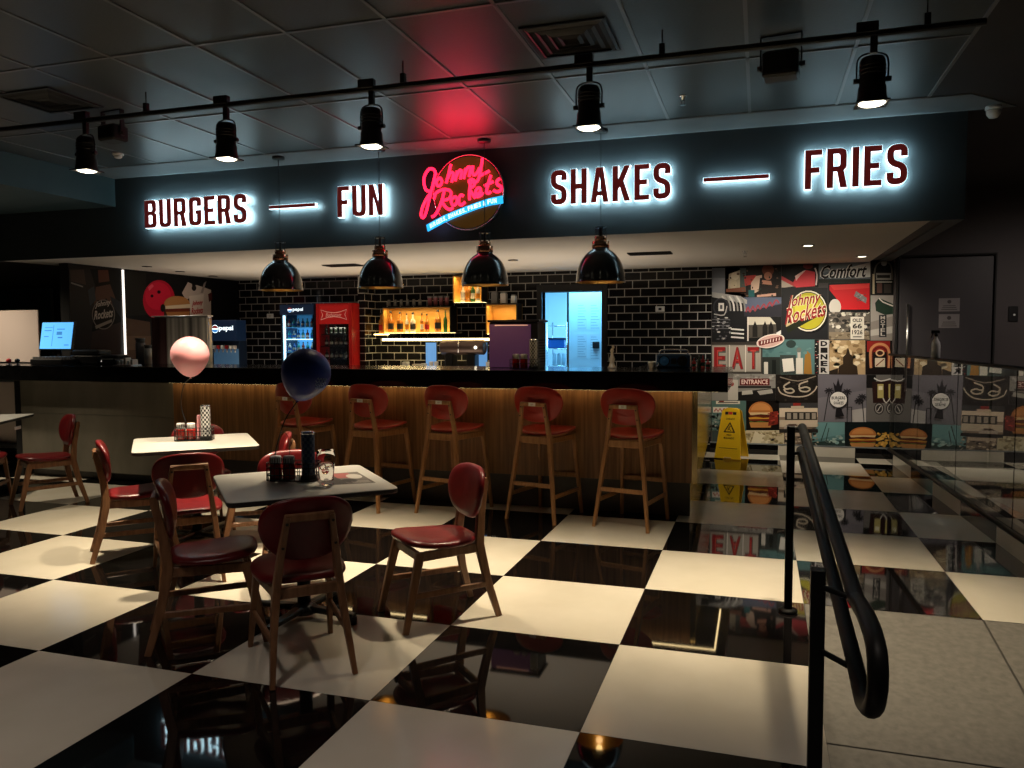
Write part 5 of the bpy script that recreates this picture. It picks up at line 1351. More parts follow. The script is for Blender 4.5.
sh2 = [([(126,318),(150,322),(152,366),(126,366)],'#5a4638'), ([(126,336),(151,336),(151,350),(126,350)],'#6e5948'), ([(126,271),(146,273),(146,315),(126,316)],'#23221f'),
       (ell(159,300,16,20,26),'#c21634'), (ell(158,296,13,14,22),'#d81e3f'), (ell(152,296,1.6,1.6,10),'#1a0a0d'), (ell(159,292,1.8,1.8,10),'#1a0a0d'), ([(148,287),(152,284),(154,286),(149,291)],'#f0566f'),
       ([(182,293),(188,282),(192,284),(193,296),(186,300)],'#c9b6ad'), ([(190,292),(196,285),(203,287),(211,290),(211,316),(190,316)],'#cdbdb4'), ([(189,296),(204,294),(203,317),(191,317)],'#ddd0c6'), ([(204,283),(206.5,281),(203,293),(200.5,293)],'#a0928c'), (ell(194,288,2.4,3,12),'#2a2422'), ([(208,294),(212,292),(212,300),(209,302)],'#5c2a26'),
       ([(164,306),(190,306),(190,316),(164,317)],'#3c2418'), (ell(177,304,13,8,22,0,2*PI),'#b9824f'), ([(164.5,306),(190,304),(190,308),(165,309)],'#e0cdb0'), ([(165,309),(190,308),(189,312),(166,312.5)],'#6b2c1c'), ([(166,312),(190,311.5),(189,316.5),(168,317)],'#a8703f'), (ell(163,308,2.5,4,10),'#1c1713')]
mb = left_poster('wall_poster', '', quad2, sh2)
for body, x0, x1, y0, y1 in (('Johnny',192,203,307,301),('Rockets',191.5,203,314.5,308)):
    vs, fc = text_faces(body, 0, .025, .25); mb.add([wp(x0+(x1-x0)*v.x, y0+(y1-y0)*v.y-1.2*v.x, .012) for v in vs], fc, 'print', c=lin('#b01c26'))
tag(mb.build('wall_poster'), 'dark poster with red balloon, burger and milkshake on the left kitchen wall', 'poster')
for i, px in enumerate((155, 195, 228)):
    q = PX(px, 277, XW+.35); light('poster_washer', 'SPOT', (q.x, q.y, ZS*S-.04), 18, (1,.9,.8), (0, math.radians(-22), 0), spot_size=math.radians(100), spot_blend=1, shadow_soft_size=.05)

# teal panel in the passage behind
f = M(); a, b = PY(-12, 366, 8.3), PY(50, 288, 8.3); f.box(a.x-.8, b.x, 8.3*S, 8.34*S, 0, b.z, 'teal_panel'); f.box(b.x, b.x+.02, 8.29*S, 8.35*S, 0, b.z, 'grid_metal')
struct('wall_panel', f, .004)

# cream board standing at the left end of the bar
a, b = PY(-14, 366, 4.75), PY(37.5, 310, 4.75)
t = thing('standing_board', 'blank cream board standing on the far left end of the bar', 'board', Vector(((a.x+b.x)/2, 4.75*S, SZ+.0005))); W = (b.x-a.x)/2; H = b.z-SZ
mb = M(); mb.rbox(-W, W, 0, .02, .01, H, 'cream_board', .008); mb.build('panel', t)
for x in (-W*.7, W*.7): mb = M(); mb.rbox(x-.03, x+.03, -.05, .07, 0, .012, 'black_plastic', .008); mb.build('foot', t)

# till screen
c = on_bar(59, 4.62); p0, p1 = PY(43, 349, 4.62), PY(73, 322, 4.62); s_ = size_at(57, 4.62)
t = thing('till_screen', 'bright blue till touchscreen on the left of the bar', 'screen', c); 
W = (p1.x-p0.x)/2; z0, z1 = p0.z-SZ, p1.z-SZ
R = Matrix.Translation((-.02,0,(z0+z1)/2)) @ Matrix.Rotation(-.18, 4, 'X'); h = (z1-z0)/2
mb = M(); mb.rbox(-W-.012, W+.012, .002, .035, -h-.012, h+.012, 'black_plastic', .01, mx=R); mb.build('housing', t)
mb = M(); mb.box(-W, W, -.0005, .0015, -h, h, 'screen_blue', R)
for x0, x1, y0, y1 in ((-.8,-.35,.35,.42),(-.8,-.5,-.1,-.04),(.0,.5,.45,.52),(.0,.35,.05,.3),(.1,.4,-.2,-.1),(.55,.85,-.75,-.68),(-.8,-.3,.6,.64),(-.25,-.22,-.8,.8)):
    mb.box(x0*W, x1*W, -.0015, -.0006, y0*h, y1*h, 'screen_ink', R)
mb.build('display', t)['label'] = 'glowing blue display'
mb = M(); mb.bar((-.02,.03,z0*.5), (-.02,.04,(z0+z1)/2), .06, .03, 'black_plastic'); mb.rbox(-.11, .07, -.04, .12, 0, .02, 'black_plastic', .01); mb.bar((-.02,.045,.01), (-.02,.03,z0*.6), .05, .03, 'black_plastic'); mb.build('stand', t)

def device(name, lb, cat, px0, px1, py_top, Y, m, parts_, grp=None, d=.22):
    q0, q1 = PY(px0, 366, Y), PY(px1, 366, Y); H = PY((px0+px1)/2, py_top, Y).z-SZ; W = (q1.x-q0.x)/2
    t = thing(name, lb, cat, Vector(((q0.x+q1.x)/2, Y*S, SZ+.0005)), 0, grp); parts_(t, W, H, d, m); return t
def keyboard(t, W, H, d, m):
    mb = M(); mb.rbox(-W, W, 0, d, 0, H*.7, m, .01); mb.build('base', t)
    mb = M()
    for r in range(4):
        for k in range(9): x = -W+.02+k*(2*W-.04)/9; y = .02+r*(d-.04)/4; mb.box(x, x+(2*W-.04)/9-.006, y, y+(d-.04)/4-.006, H*.7, H, 'cup_grey')
    mb.build('keys', t)
device('till_keyboard', 'black till keyboard in front of the blue touchscreen', 'keyboard', 30, 62, 357, 4.25, 'black_plastic', keyboard)
def printer(t, W, H, d, m):
    mb = M(); mb.rbox(-W, W, 0, d, 0, H*.62, m, .02); mb.build('body', t)
    mb = M(); mb.rbox(-W*.96, W*.96, .02, d-.01, H*.62, H, m, .025); mb.build('lid', t)
    mb = M(); mb.box(-W*.6, W*.6, -.003, .02, H*.55, H*.58, 'paper_white'); mb.build('paper_slot', t)
    mb = M(); mb.cyl((0,0,0), .006, -.004, 0, 'led_white', 10, Matrix.Translation((-W*.7,0,H*.35)) @ Matrix.Rotation(PI/2,4,'X')); mb.build('lamp', t)
device('receipt_printer', 'black receipt printer on the bar before the logo poster', 'printer', 70, 98, 350, 4.5, 'black_plastic', printer, 'black counter printers')
device('card_printer', 'low black printer on the bar right of the taller one', 'printer', 99, 116, 355, 4.5, 'black_plastic', printer, 'black counter printers')
def tray(t, W, H, d, m):
    mb = M(); mb.rbox(-W, W, 0, d, 0, .008, m, .01); mb.build('base', t)
    mb = M(); 
    for k in range(5): mb.rbox(-W*.8+k*W*.36, -W*.8+k*W*.36+W*.22, .04, d-.04, .009, H*(.6+.4*((k*7) % 3)/2), 'tag_white' if k % 2 else 'label_pale', .006)
    mb.build('contents', t)
device('serving_tray', 'shallow tray of small pale packets below the light line', 'tray', 112, 131, 358, 4.2, 'steel', tray, None, .16)
for px, m_, lb in ((9,'print_red','small red round topped stand at the far left of the bar'),(17.5,'black_plastic','small black round topped stand beside the red one')):
    c = on_bar(px, 4.1); t = thing('counter_bell', lb, 'stand', c, 0, 'round topped stands on the bar')
    mb = M(); mb.lathe([(.03,0),(.03,.006),(.008,.012),(.007,.03)], 'black_plastic', 14); mb.build('base', t)
    mb = M(); mb.ball((0,0,.05), .026, .026, .024, m_, 14, 8); mb.build('knob', t)
for k, (px, r, pt, m_, lb) in enumerate(((141,.05,338,'cup_grey','dark cup dispenser tube left of the steel unit'),(148.5,.038,345,'label_pale','paler stack of cups beside the dark dispenser tube'))):
    c = on_bar(px, 4.8); H = PY(px, pt, 4.8).z-SZ; t = thing('cup_dispenser', lb, 'cup dispenser', c, 0, 'cup tubes on the bar')
    mb = M(); mb.lathe([(r,0),(r,H*.8),(r*.9,H*.82)], m_, 18); mb.build('tube', t)
    mb = M(); mb.lathe([(r*.85,H*.82),(r*1.05,H*.97),(r*1.05,H),(r*.9,H)], 'cup_grey', 18); mb.build('cup', t)
# stainless steel unit
YU = 5.9; a, b = PY(153, 366, YU), PY(207, 316.5, YU)
t = thing('steel_unit', 'tall stainless steel unit behind the pink balloon', 'steel unit', Vector((a.x, YU*S, .001))); W = b.x-a.x; H = b.z
mb = M(); mb.rbox(0, W, .02, .10, .1, H, 'steel', .02); mb.build('cabinet', t)
mb = M(); mb.box(.004, W*.26, -.002, .018, .12, H-.01, 'steel_red'); mb.box(W*.27, W-.004, -.002, .018, .12, H-.01, 'steel_reflect'); mb.build('door', t)
mb = M(); mb.rbox(-.01, W+.01, .0, .11, H, H+.015, 'steel', .01); mb.build('lid', t)
mb = M()
for x in (.04, W-.04):
    for y in (.04, .08): mb.cyl((x,y,0), .015, 0, .1, 'black_plastic', 10)
mb.build('feet', t)
# soda fountain
YV = 7.4; a, b = PY(211, 366, YV), PY(236, 320, YV); W = b.x-a.x; H = b.z-ZB
t = thing('soda_fountain', 'blue lit soda fountain with a round logo header, at the back corner', 'soda fountain', Vector((a.x, YV*S, ZB+.001)))
zh = PY(220, 341, YV).z-ZB; zd = PY(220, 349, YV).z-ZB
mb = M(); mb.rbox(0, W, .06, .24, 0, zh, 'cooler_body', .01); mb.box(.01, W-.01, .055, .0595, .06, zd, 'fountain_lit'); mb.build('cabinet', t)
mb = M(); mb.rbox(0, W, 0, .23, zh, H, 'cooler_header', .01)
zc_ = zh+(H-zh)*.58; u_ = W/26
vs, fc = text_faces('pepsi', 0, .02); mb.mesh([(9*u_+14*u_*v.x, -.0015, zc_-2.4*u_+5*u_*v.y) for v in vs], fc, 'neon_white')
mb.poly([(5*u_+a_, -.0012, zc_+b_) for a_, b_ in ell(0,0,3.4*u_,3.4*u_,18)], 'neon_white'); mb.poly([(5*u_+a_, -.0016, zc_+.5*u_+b_) for a_, b_ in ell(0,0,3*u_,2.4*u_,18,0,PI)], 'print_red'); mb.poly([(5*u_+a_, -.0016, zc_-.5*u_+b_) for a_, b_ in ell(0,0,3*u_,2.4*u_,18,PI,2*PI)], 'screen_dark')
mb.build('header', t)['label'] = 'header with a round soda logo'
for k in range(6):
    x = W*(k+.7)/6.4; mb = M(); mb.rbox(x-.014, x+.014, .0, .05, zd, zd+.05, ['tag_white','print_red','tag_white','bottle_red','tag_white','label_pale'][k], .004); mb.lathe([(.010,zd-.05),(.012,zd-.001)], 'steel', 10, (x,.03,0)); mb.build('tap', t)
mb = M(); mb.rbox(-.01, W+.01, -.08, .06, 0, .05, 'steel', .008); mb.build('drip_tray', t)
# notices and switch on the hall door and wall
yd_ = (YB*S-.05)-.0225
for k, (px0, py0, px1, py1) in enumerate(((938.5,298,960,311.5),(938.5,314,959.5,328))):
    p0, p1 = PY(px0, py1, yd_/S), PY(px1, py0, yd_/S); mb = M(); mb.box(p0.x, p1.x, yd_-.003, yd_-.0005, p0.z, p1.z, 'notice_grey'); w_, h_ = p1.x-p0.x, p1.z-p0.z
    mb.poly([(p0.x+w_/2+a, yd_-.0034, p1.z-h_*.27+b) for a, b in ell(0,0,h_*.14,h_*.14,14)], 'notice_ink')
    for j in range(3): mb.box(p0.x+w_*(.12+.04*j), p1.x-w_*(.12+.04*j), yd_-.0036, yd_-.003, p0.z+h_*(.12+.14*j), p0.z+h_*(.17+.14*j), 'notice_ink')
    single('door_notice', mb, ['upper','lower'][k]+' of two pale notices on the dark hall door', 'notice', (0,0,0), 0, 'notices on the dark door')
c = PY(1013, 314, (YB*S-.05)/S-.003); t = thing('wall_switch', 'small black wall switch right of the dark hall door', 'switch', c)
mb = M(); mb.rbox(-.05,.05,-.012,.001,-.09,.09,'black_plastic',.01); mb.build('plate', t)
mb = M(); mb.cyl((0,0,0), .012, 0, .006, 'tag_white', 12, Matrix.Translation((.01,-.012,-.01)) @ Matrix.Rotation(PI/2,4,'X')); mb.build('indicator', t)
# ================================================================== THE MURAL: a wall of printed pictures
YMU = (YB*S+.026)/S
mural = thing('photo_mural', 'wall wide mural of diner pictures beside the dark door', 'mural', (0,0,0))
class Pic:
    def __init__(s, name, x0, y0, x1, y1, bg):
        s.mb = M(); s.k = 0; s.name = name; s.x0, s.y0, s.x1, s.y1 = x0, y0, x1, y1
        s.face([(x0,y0),(x1,y0),(x1,y1),(x0,y1)], bg)
        A = [PY(x, y, YMU-.004) for x, y in ((x0,y0),(x1,y0),(x1,y1),(x0,y1))]
        for i in range(4): s.mb.poly([A[i], A[i]+Vector((0,.008,0)), A[(i+1) % 4]+Vector((0,.008,0)), A[(i+1) % 4]], 'print_black')
    def w(s, x, y):
        x = min(max(x, s.x0), s.x1); y = min(max(y, s.y0), s.y1)
        q = PY(x, y, YMU-.004); q.y -= .0004*s.k; return q
    def face(s, pts, c): s.mb.poly([s.w(*q) for q in pts], 'print', lin(c)); s.k += 1
    def faces(s, lst, c):
        for pts in lst: s.mb.poly([s.w(*q) for q in pts], 'print', lin(c))
        s.k += 1
    def rect(s, x0, y0, x1, y1, c): s.face([(x0,y0),(x1,y0),(x1,y1),(x0,y1)], c)
    def oval(s, cx, cy, rx, ry, c, n=22): s.face(ell(cx, cy, rx, ry, n), c)
    def line(s, pts, w_, c, sm=0):
        p_ = [Vector((q[0], q[1])) for q in pts]
        if sm: p_ = [Vector((q[0], q[1])) for q in smooth_path([(a, b, 0) for a, b in pts], sm)]
        o = stroke(p_, w_); n = len(p_)
        for i in range(n-1): s.mb.poly([s.w(*o[i]), s.w(*o[i+1]), s.w(*o[2*n-2-i]), s.w(*o[2*n-1-i])], 'print', lin(c))
        s.k += 1
    def text(s, body, x0, y0, x1, y1, c, bold=.01, shear=0, slope=0):
        vs, fc = text_faces(body, 0, bold, shear)
        s.mb.add([s.w(x0+(x1-x0)*v.x, y1+(y0-y1)*v.y+slope*v.x) for v in vs], fc, 'print', c=lin(c)); s.k += 1
    def speck(s, n, x0, y0, x1, y1, cs, r=1.2, seed=1):
        rg = random.Random(seed)
        for _ in range(n):
            x, y = rg.uniform(x0, x1), rg.uniform(y0, y1); a = r*rg.uniform(.5, 1.4); b = r*rg.uniform(.3, 1)
            s.mb.poly([s.w(x+a*math.cos(t*PI/3+.3), y+b*math.sin(t*PI/3+.3)) for t in range(6)], 'print', lin(rg.choice(cs)))
            if _ % 12 == 11: s.k += 1
        s.k += 1
    def done(s, label):
        o = s.mb.build('picture', mural); o['label'] = label; return o
def bun(p, x0, x1, y0, y1):
    w, h = x1-x0, y1-y0; cx = (x0+x1)/2
    p.rect(x0+w*.04, y0+h*.35, x1-w*.04, y1-h*.08, '#2a120b')
    p.face([(x0, y0+h*.42)]+[(cx-w/2*math.cos(a), y0+h*.42-h*.42*math.sin(a)) for a in [PI*k/14 for k in range(15)]]+[(x1, y0+h*.42)], '#b8713a')
    p.face([(cx-w*.4*math.cos(a), y0+h*.34-h*.28*math.sin(a)) for a in [PI*k/14 for k in range(15)]], '#cf8d50')
    p.face([(x0+w*.02,y0+h*.42),(x1-w*.02,y0+h*.42),(x1-w*.06,y0+h*.52),(cx,y0+h*.49),(x0+w*.08,y0+h*.53)], '#d8b98a')
    p.face([(x0+w*.03,y0+h*.52),(x1-w*.03,y0+h*.52),(x1-w*.05,y0+h*.62),(x0+w*.05,y0+h*.62)], '#5b2415')
    p.face([(x0,y0+h*.62),(x0+w*.3,y0+h*.59),(x0+w*.6,y0+h*.63),(x1,y0+h*.6),(x1-w*.04,y0+h*.68),(x0+w*.04,y0+h*.69)], '#c79233')
    p.face([(x0+w*.03,y0+h*.68),(x1-w*.03,y0+h*.67),(x1-w*.02,y0+h*.75),(x0+w*.02,y0+h*.76)], '#6f2a1c')
    p.face([(x0+w*.05,y0+h*.74),(x0+w*.25,y0+h*.79),(x0+w*.5,y0+h*.74),(x0+w*.75,y0+h*.79),(x1-w*.05,y0+h*.74),(x1-w*.06,y0+h*.8),(x0+w*.06,y0+h*.8)], '#4c6a2a')
    p.face([(x0+w*.03,y0+h*.8),(x1-w*.03,y0+h*.8),(x1-w*.1,y1),(x0+w*.1,y1)], '#bf8448')
MT, MB_ = 0, 447.3
# 1 car lamp
p = Pic('car', 712, 267, 747, 342, '#17171a')
p.rect(712,268,725,294,'#8b8d94'); p.rect(712,268,725,278,'#6f737c'); p.face([(712,292),(740,296),(747,300),(747,304),(712,297)],'#a9a7a5')
for k in range(6): p.line([(722+k*3.6,296),(726+k*3.6,303),(727+k*3.6,311)],1.7,'#d6d3cf' if k % 2 == 0 else '#8f8d8b',3)
p.oval(721,307,8,9,'#33333a'); p.oval(721,307,6.5,7.5,'#1a1a1e'); p.rect(718.5,303,724,311,'#dcdad5'); p.rect(720,305,722.5,309,'#55555c')
p.line([(714,314),(724,315),(727,306)],1,'#b9b6b2',3)
for k in range(4): p.rect(712,319+k*3,730,320+k*3,'#5d5d63')
p.speck(40,713,317,730,340,['#8a8a8e','#c9c7c4','#2a2a2e','#515157'],1.4,3)
for k in range(3): p.line([(731,329+k*4),(744,330+k*4)],1.5,'#d9d6d2')
p.done('black and white picture of a chrome car front')
# 2 diners
p = Pic('diners', 725.5, 265.5, 781, 297, '#1d1712')
p.face([(729,274),(740,270),(741,289),(728,290)],'#b9aa92'); p.oval(735,276,4,4,'#d8cbb4'); p.oval(733,284,4,5,'#c7b79c'); p.rect(740,268,746,292,'#4a5550')
p.face([(744,276),(756,275),(757,283),(745,286)],'#b23a33'); p.face([(751,283),(756,276),(762,275),(762,289),(755,293),(751,291)],'#d9b9a4')
p.oval(768,270,6,6,'#6e3c2a'); p.face([(760,278),(776,276),(780,297),(758,297)],'#1c1412'); p.face([(762,280),(771,281),(772,285),(762,284)],'#c78d74'); p.oval(768,276,4,4,'#b57a62')
p.rect(748.5,290,754.5,297,'#1f5f63'); p.face([(757,295),(776,293),(776,296),(757,297)],'#d3a592'); p.face([(726,289),(745,287),(746,292),(726,292)],'#7b4630')
p.speck(30,727,268,780,296,['#3a2a22','#6b5142','#20302a'],1.2,5); p.done('colour picture of people eating in a diner')
# 3 night sign
p = Pic('night', 744, 297.2, 781.3, 316.5, '#4c5468'); p.face([(744,297.2),(781.3,297.2),(781.3,303),(744,312)],'#5b647c'); p.face([(744,312),(781.3,304),(781.3,316.5),(744,316.5)],'#2b2a33')
p.line([(746,312),(748,307),(750,312),(753,306),(755,311),(758,305),(760,309),(764,304),(766,308),(770,302),(772,306),(776,300),(779,303)],1.6,'#9c3f49',3); p.done('blue dusk picture with red lettering')
# 4 windscreen
p = Pic('windscreen', 747.3, 316.7, 781.3, 341.5, '#131313'); p.face([(747.5,317),(770,317),(776,324),(748,325)],'#c9c2b4'); p.face([(748,325),(776,324),(777,337),(748,338)],'#4b4640')
for x in (755,765,771): p.face([(x-2.5,327),(x,321),(x+2.5,327),(x+2.5,337),(x-2.5,337)],'#1d1a18')
p.line([(747.8,317),(747.8,341)],1.5,'#d9d4ca'); p.face([(776,333),(781,330),(781,334),(778,336)],'#d9d9d9'); p.done('black and white picture through a car windscreen')
# 5 red booth
p = Pic('booth', 781.6, 264.5, 818.5, 287.5, '#1b1715'); p.face([(781.6,278),(796,286),(785,296),(781.6,296)],'#bfb3a6'); p.face([(781.6,276),(797,284.5),(795,287),(781.6,280)],'#c04a4c')
p.face([(793,283),(797,275),(806,270),(815,272),(815,286),(796,287.5)],'#d8424c'); p.face([(795,276),(803,271),(806,270),(800,276),(796,281)],'#f0c9c2'); p.line([(815,268),(817,275),(816,285)],1.4,'#e8dcd6',3); p.oval(808,266,5,3,'#7a2a28'); p.done('picture of a red diner seat')
# 6 logo on dark
p = Pic('logo', 781.6, 287.7, 827.8, 339, '#1f2023'); cx_, cy2 = 808.5, 311
p.oval(cx_+1.5,cy2+1,19.5,21.5,'#0d0d0f'); p.oval(cx_,cy2,18.5,20.5,'#e9e4d4'); p.oval(cx_,cy2,17.3,19.2,'#1d1d14'); p.oval(cx_,cy2,16.6,18.4,'#b4ad2d'); p.oval(cx_-2,cy2-4,12,12,'#cdc44a')
p.face([(786,327),(826,306),(826,312),(788,333)],'#1e2312'); p.face([(786,324.5),(826,303.5),(826,306),(786,327)],'#c5b58a')
p.text('Johnny',786.5,296,821,311,'#e8d9b8',.05,.3,-5); p.text('Rockets',785,309,826,325,'#e8d9b8',.05,.3,-9)
p.text('Johnny',786.5,296,821,311,'#8f1d22',.015,.3,-5); p.text('Rockets',785,309,826,325,'#8f1d22',.015,.3,-9)
p.done('picture of the round yellow green diner logo on dark')
# 7 Comfort
p = Pic('comfort', 818.8, 261.5, 870.3, 283, '#5d666d'); p.face([(818.8,261.5),(870.3,261.5),(870.3,266),(846,268),(818.8,274)],'#7c868d'); p.face([(848,268),(870.3,262),(870.3,277),(856,278)],'#d8d6d2'); p.rect(818.8,279,870.3,283,'#20241f')
p.text('Comfort',820,265.5,866.5,279,'#e9e6e2',.05,.35,-2); p.text('Comfort',821,265.5,867,279,'#1a1213',.02,.35,-2); p.done('picture of chrome script reading Comfort')
# 8 red car wing and palms, old road sign below
p = Pic('wing', 828.2, 283.2, 870.3, 312, '#101012'); p.face([(829.5,285),(869.5,283.3),(869.5,309.5),(841,309.5),(836,298),(829.5,290)],'#c91f26'); p.face([(829.5,285),(869.5,283.3),(869.5,288),(834,290)],'#d93a38')
p.face([(856,291),(867,298),(866,303.5),(854,296)],'#7d7b7c'); p.speck(14,856,294,865,301,['#4a494c','#a8a6a6'],.8,8); p.oval(835,307,6,8,'#cfcac2'); p.done('picture of a red car wing with grey vent')
p = Pic('roadsign', 829, 312.2, 870, 340, '#6b645c'); p.speck(90,829,312,869,332,['#a79f92','#2c2a28','#d9d4c9','#4b4843','#837b70'],2.2,11); p.rect(829,332,869,339,'#8a7d6a'); p.speck(30,829,332,869,339,['#6a5d4a','#a8997f'],1.5,12)
p.rect(850.5,317,864,339,'#e4dfd4'); p.rect(851.5,318,863,338,'#d9d3c6'); p.text('OLD',852.5,318.5,862,322,'#2a2826',.03); p.text('66',852.5,323.5,862,328.5,'#2a2826',.03); p.text('1926',852,330,862.5,334.5,'#2a2826',.02); p.line([(853,336.8),(861.5,336.8)],.9,'#2a2826'); p.done('faded picture with a white road sign numbered 66')
# 10 dark counter stools
p = Pic('booths', 871, 259.5, 893.5, 295, '#0f0e0d'); p.line([(874,280),(876,266),(884,261),(891,266),(892,280)],1.6,'#6a625a',4); p.oval(884,263,3,3,'#b9b4ad'); p.rect(876,273,891,280,'#8f8a83'); p.rect(877,275,890,278,'#26231f'); p.rect(872.5,274,874.5,294,'#b8a98c'); p.rect(877,283,882,293,'#5d4038'); p.rect(884,284,891,293,'#3a3430'); p.line([(876,282),(892,282)],.8,'#c9c4ba'); p.done('dark picture of an old jukebox arch')
# 11 motel sign
p = Pic('motel', 870.6, 295.4, 893.5, 340.5, '#a39d97'); p.face([(870.6,322),(893.5,316),(893.5,340.5),(870.6,340.5)],'#8d8680'); p.face([(870.6,330),(893.5,326),(893.5,333),(870.6,336)],'#b9b3ac')
p.face([(875,303),(879,298),(893,304),(893.3,314),(885,315),(876,311)],'#24382c'); p.line([(879,298),(883,302),(893,306)],1.2,'#d8d4cc',2); p.rect(879,315,886.5,337,'#24262a')
for k, c_ in enumerate('MOTEL'): p.text(c_,880.5,316+k*4.1,885,319.4+k*4.1,'#b8b2aa',.02)
p.done('grey picture of a tall motel sign')
# 12 EAT
p = Pic('eat', 711.8, 342.2, 762.3, 373.3, '#3c3733'); p.rect(712,345,761,372,'#8b857c')
for k, (c_, x) in enumerate((('E',714.5),('A',732),('T',748))):
    p.rect(x-2,346,x+12.5,371,'#a39c92'); p.text(c_,x,347.5,x+11.5,369.5,'#57534f',.05); p.text(c_,x-.5,347,x+11,369,'#8e1d1f',.02); p.text(c_,x+2.5,350,x+8,366,'#b8473f',-.012)
p.line([(729.5,345),(729.5,372)],1,'#d8d2c8'); p.line([(745.5,345),(745.5,372)],1,'#d8d2c8'); p.done('picture of red EAT letters on grey panels')
# 13 counter still life
p = Pic('counter', 762.5, 339.5, 814.5, 374.3, '#567a7c'); p.face([(762.5,357),(781,357),(781,374.3),(762.5,374.3)],'#2d3230'); p.oval(791,344,5,4,'#2c3b3a'); p.rect(780,355,796,374,'#3c4543'); p.face([(782,359),(793,358),(794.5,371),(783.5,372)],'#e1ddd4'); p.rect(796,358,803,374,'#d3cec4'); p.rect(797.5,351,800.5,358,'#c1bcb4'); p.oval(799,350,2.5,2.5,'#6a716e')
p.face([(805,354),(807.5,351),(810.5,354),(812,374),(803.5,374)],'#9b7134'); p.rect(764,362,768,374,'#cfc9bf'); p.rect(772,360,776,374,'#161a18'); p.speck(16,763,340,812,356,['#4b6d70','#64898a'],2,17); p.done('picture of a napkin box and sauce bottles on a teal counter')
# 14 diner board
p = Pic('dinerboard', 814.8, 339.8, 829, 374.3, '#1b1a1a'); p.rect(819,340,829,374,'#c9c6c2'); p.speck(18,815,341,818.5,373,['#8a2f2f','#d8d4cc','#5a5855'],.8,19)
for k, c_ in enumerate('DINER'): p.text(c_,820.5,341+k*6.6,827.5,346.3+k*6.6,'#171515',.05)
p.done('picture of a vertical DINER board')
# 15 clouds and dome
p = Pic('dome', 829.3, 340.3, 865.3, 374.5, '#b59a74'); p.speck(60,830,341,864,366,['#d9c39c','#8d7351','#c6ab82','#a58a63','#ead9b8'],3.4,21)
p.face([(838,374.5),(839,366),(843,364),(843,357),(846,354),(847,350),(848,348),(849,350),(850,354),(853,357),(853,364),(857,366),(858,374.5)],'#33271c'); p.face([(829.3,371),(838,368),(838,374.5),(829.3,374.5)],'#2a2119'); p.done('sepia picture of a domed building under clouds')
# 16 jukebox
p = Pic('jukebox', 865.6, 340.8, 893.5, 374.6, '#17100f'); p.face([(867,341),(890,341),(890,352),(867,352)],'#8e2320')
p.line([(871,368),(870.5,352),(874,346),(880,344),(886,346),(889,352),(888.5,368)],2.6,'#c98a5d',4); p.line([(872.5,367),(872.5,353),(876,348.5),(880,347.5),(884,348.5),(887,353),(887,367)],1.2,'#5b1d18',4); p.oval(880,353,4.5,3.5,'#d9b489'); p.oval(880,353,3,2.2,'#3a1d16'); p.rect(875,358,885,367,'#d6c8b0'); p.line([(876,366),(884,359)],1,'#7a3a2a'); p.done('picture of a glowing jukebox')
# row 2
p = Pic('entrance', 711.8, 373.8, 775.5, 400.5, '#8a8782'); p.speck(20,728,375,775,381,['#a5a29c','#77746f'],2,23); p.face([(737,392),(775.5,388),(775.5,400.5),(737,400.5)],'#1c1a19'); p.face([(728,379),(738,380),(738,400),(728,400)],'#b9b3aa'); p.oval(731,384,3,2.5,'#8e3a38'); p.rect(740,378.5,769.5,385.3,'#611312'); p.text('ENTRANCE',741.5,379.5,768,384.2,'#e3c9bf',.02); p.rect(738,386,771,388,'#2c2927'); p.face([(742,391),(752,390),(753,394),(742,395)],'#b9b4ac'); p.face([(757,391),(772,389),(773,393),(760,395)],'#a9a49c'); p.done('picture of a diner front with red ENTRANCE sign')
p = Pic('route', 775.8, 374.6, 817.8, 402.8, '#1d1916'); p.speck(40,776,375,817,402,['#2a2521','#15120f','#39332d'],1.8,29); p.line([(780,377),(798,381),(816,376)],1,'#8d8173',3)
p.line([(778,387),(781,393),(792,396.5),(806,396),(814,391),(817,386)],1.2,'#b7aa98',4); p.line([(784,389),(786,392),(791,393),(794,391),(791,388.5),(786,389),(784,386),(790,382)],1.5,'#b7aa98',4); p.line([(799,388),(801,391),(807,391.5),(810,389),(806,387),(800,388),(800,384),(808,381)],1.5,'#b7aa98',4); p.done('picture of a number 66 painted on dark asphalt')
p = Pic('oldsigns', 711.8, 400.8, 746, 431, '#54716d'); p.rect(716,401,740,404,'#d9d2c2'); p.rect(719,395,724,402,'#7a2b25'); p.line([(718,402.4),(738,402.4)],1,'#5c5348'); p.rect(713,407,728,412.5,'#d8d0c4'); p.line([(714.5,411.5),(716,408.5),(718,411.5),(720,408.5),(722,411.5),(724,408.5),(726.5,411.5)],1.3,'#a02c2a'); p.speck(30,712,413,722,431,['#1a1f1e','#7d8f89','#c9c5ba','#31413d'],1.8,31); p.done('picture of faded roadside signs behind the floor sign')
p = Pic('burger', 746.3, 400.8, 779, 430, '#120d0b'); bun(p, 748.5, 773, 401.5, 427.5); p.face([(770,412),(778,411),(778,424),(768,426)],'#7e2a1f'); p.speck(14,768,413,778,424,['#b5463a','#5a1d16'],1.2,33); p.done('picture of a tall burger')
p = Pic('drivein', 779.2, 403, 817.8, 432.3, '#8f7b69'); p.rect(779.2,403,817.8,408,'#3a3a3c'); p.rect(779.5,408,817.5,417,'#d8c5ae'); p.oval(797,404.5,4,3.2,'#8e2a22'); p.rect(791,406,804,409,'#c7b39b'); p.rect(785,412,817,420,'#2a2622')
for k in range(5): p.rect(787+k*6.2,413,791+k*6.2,419,'#9c9184')
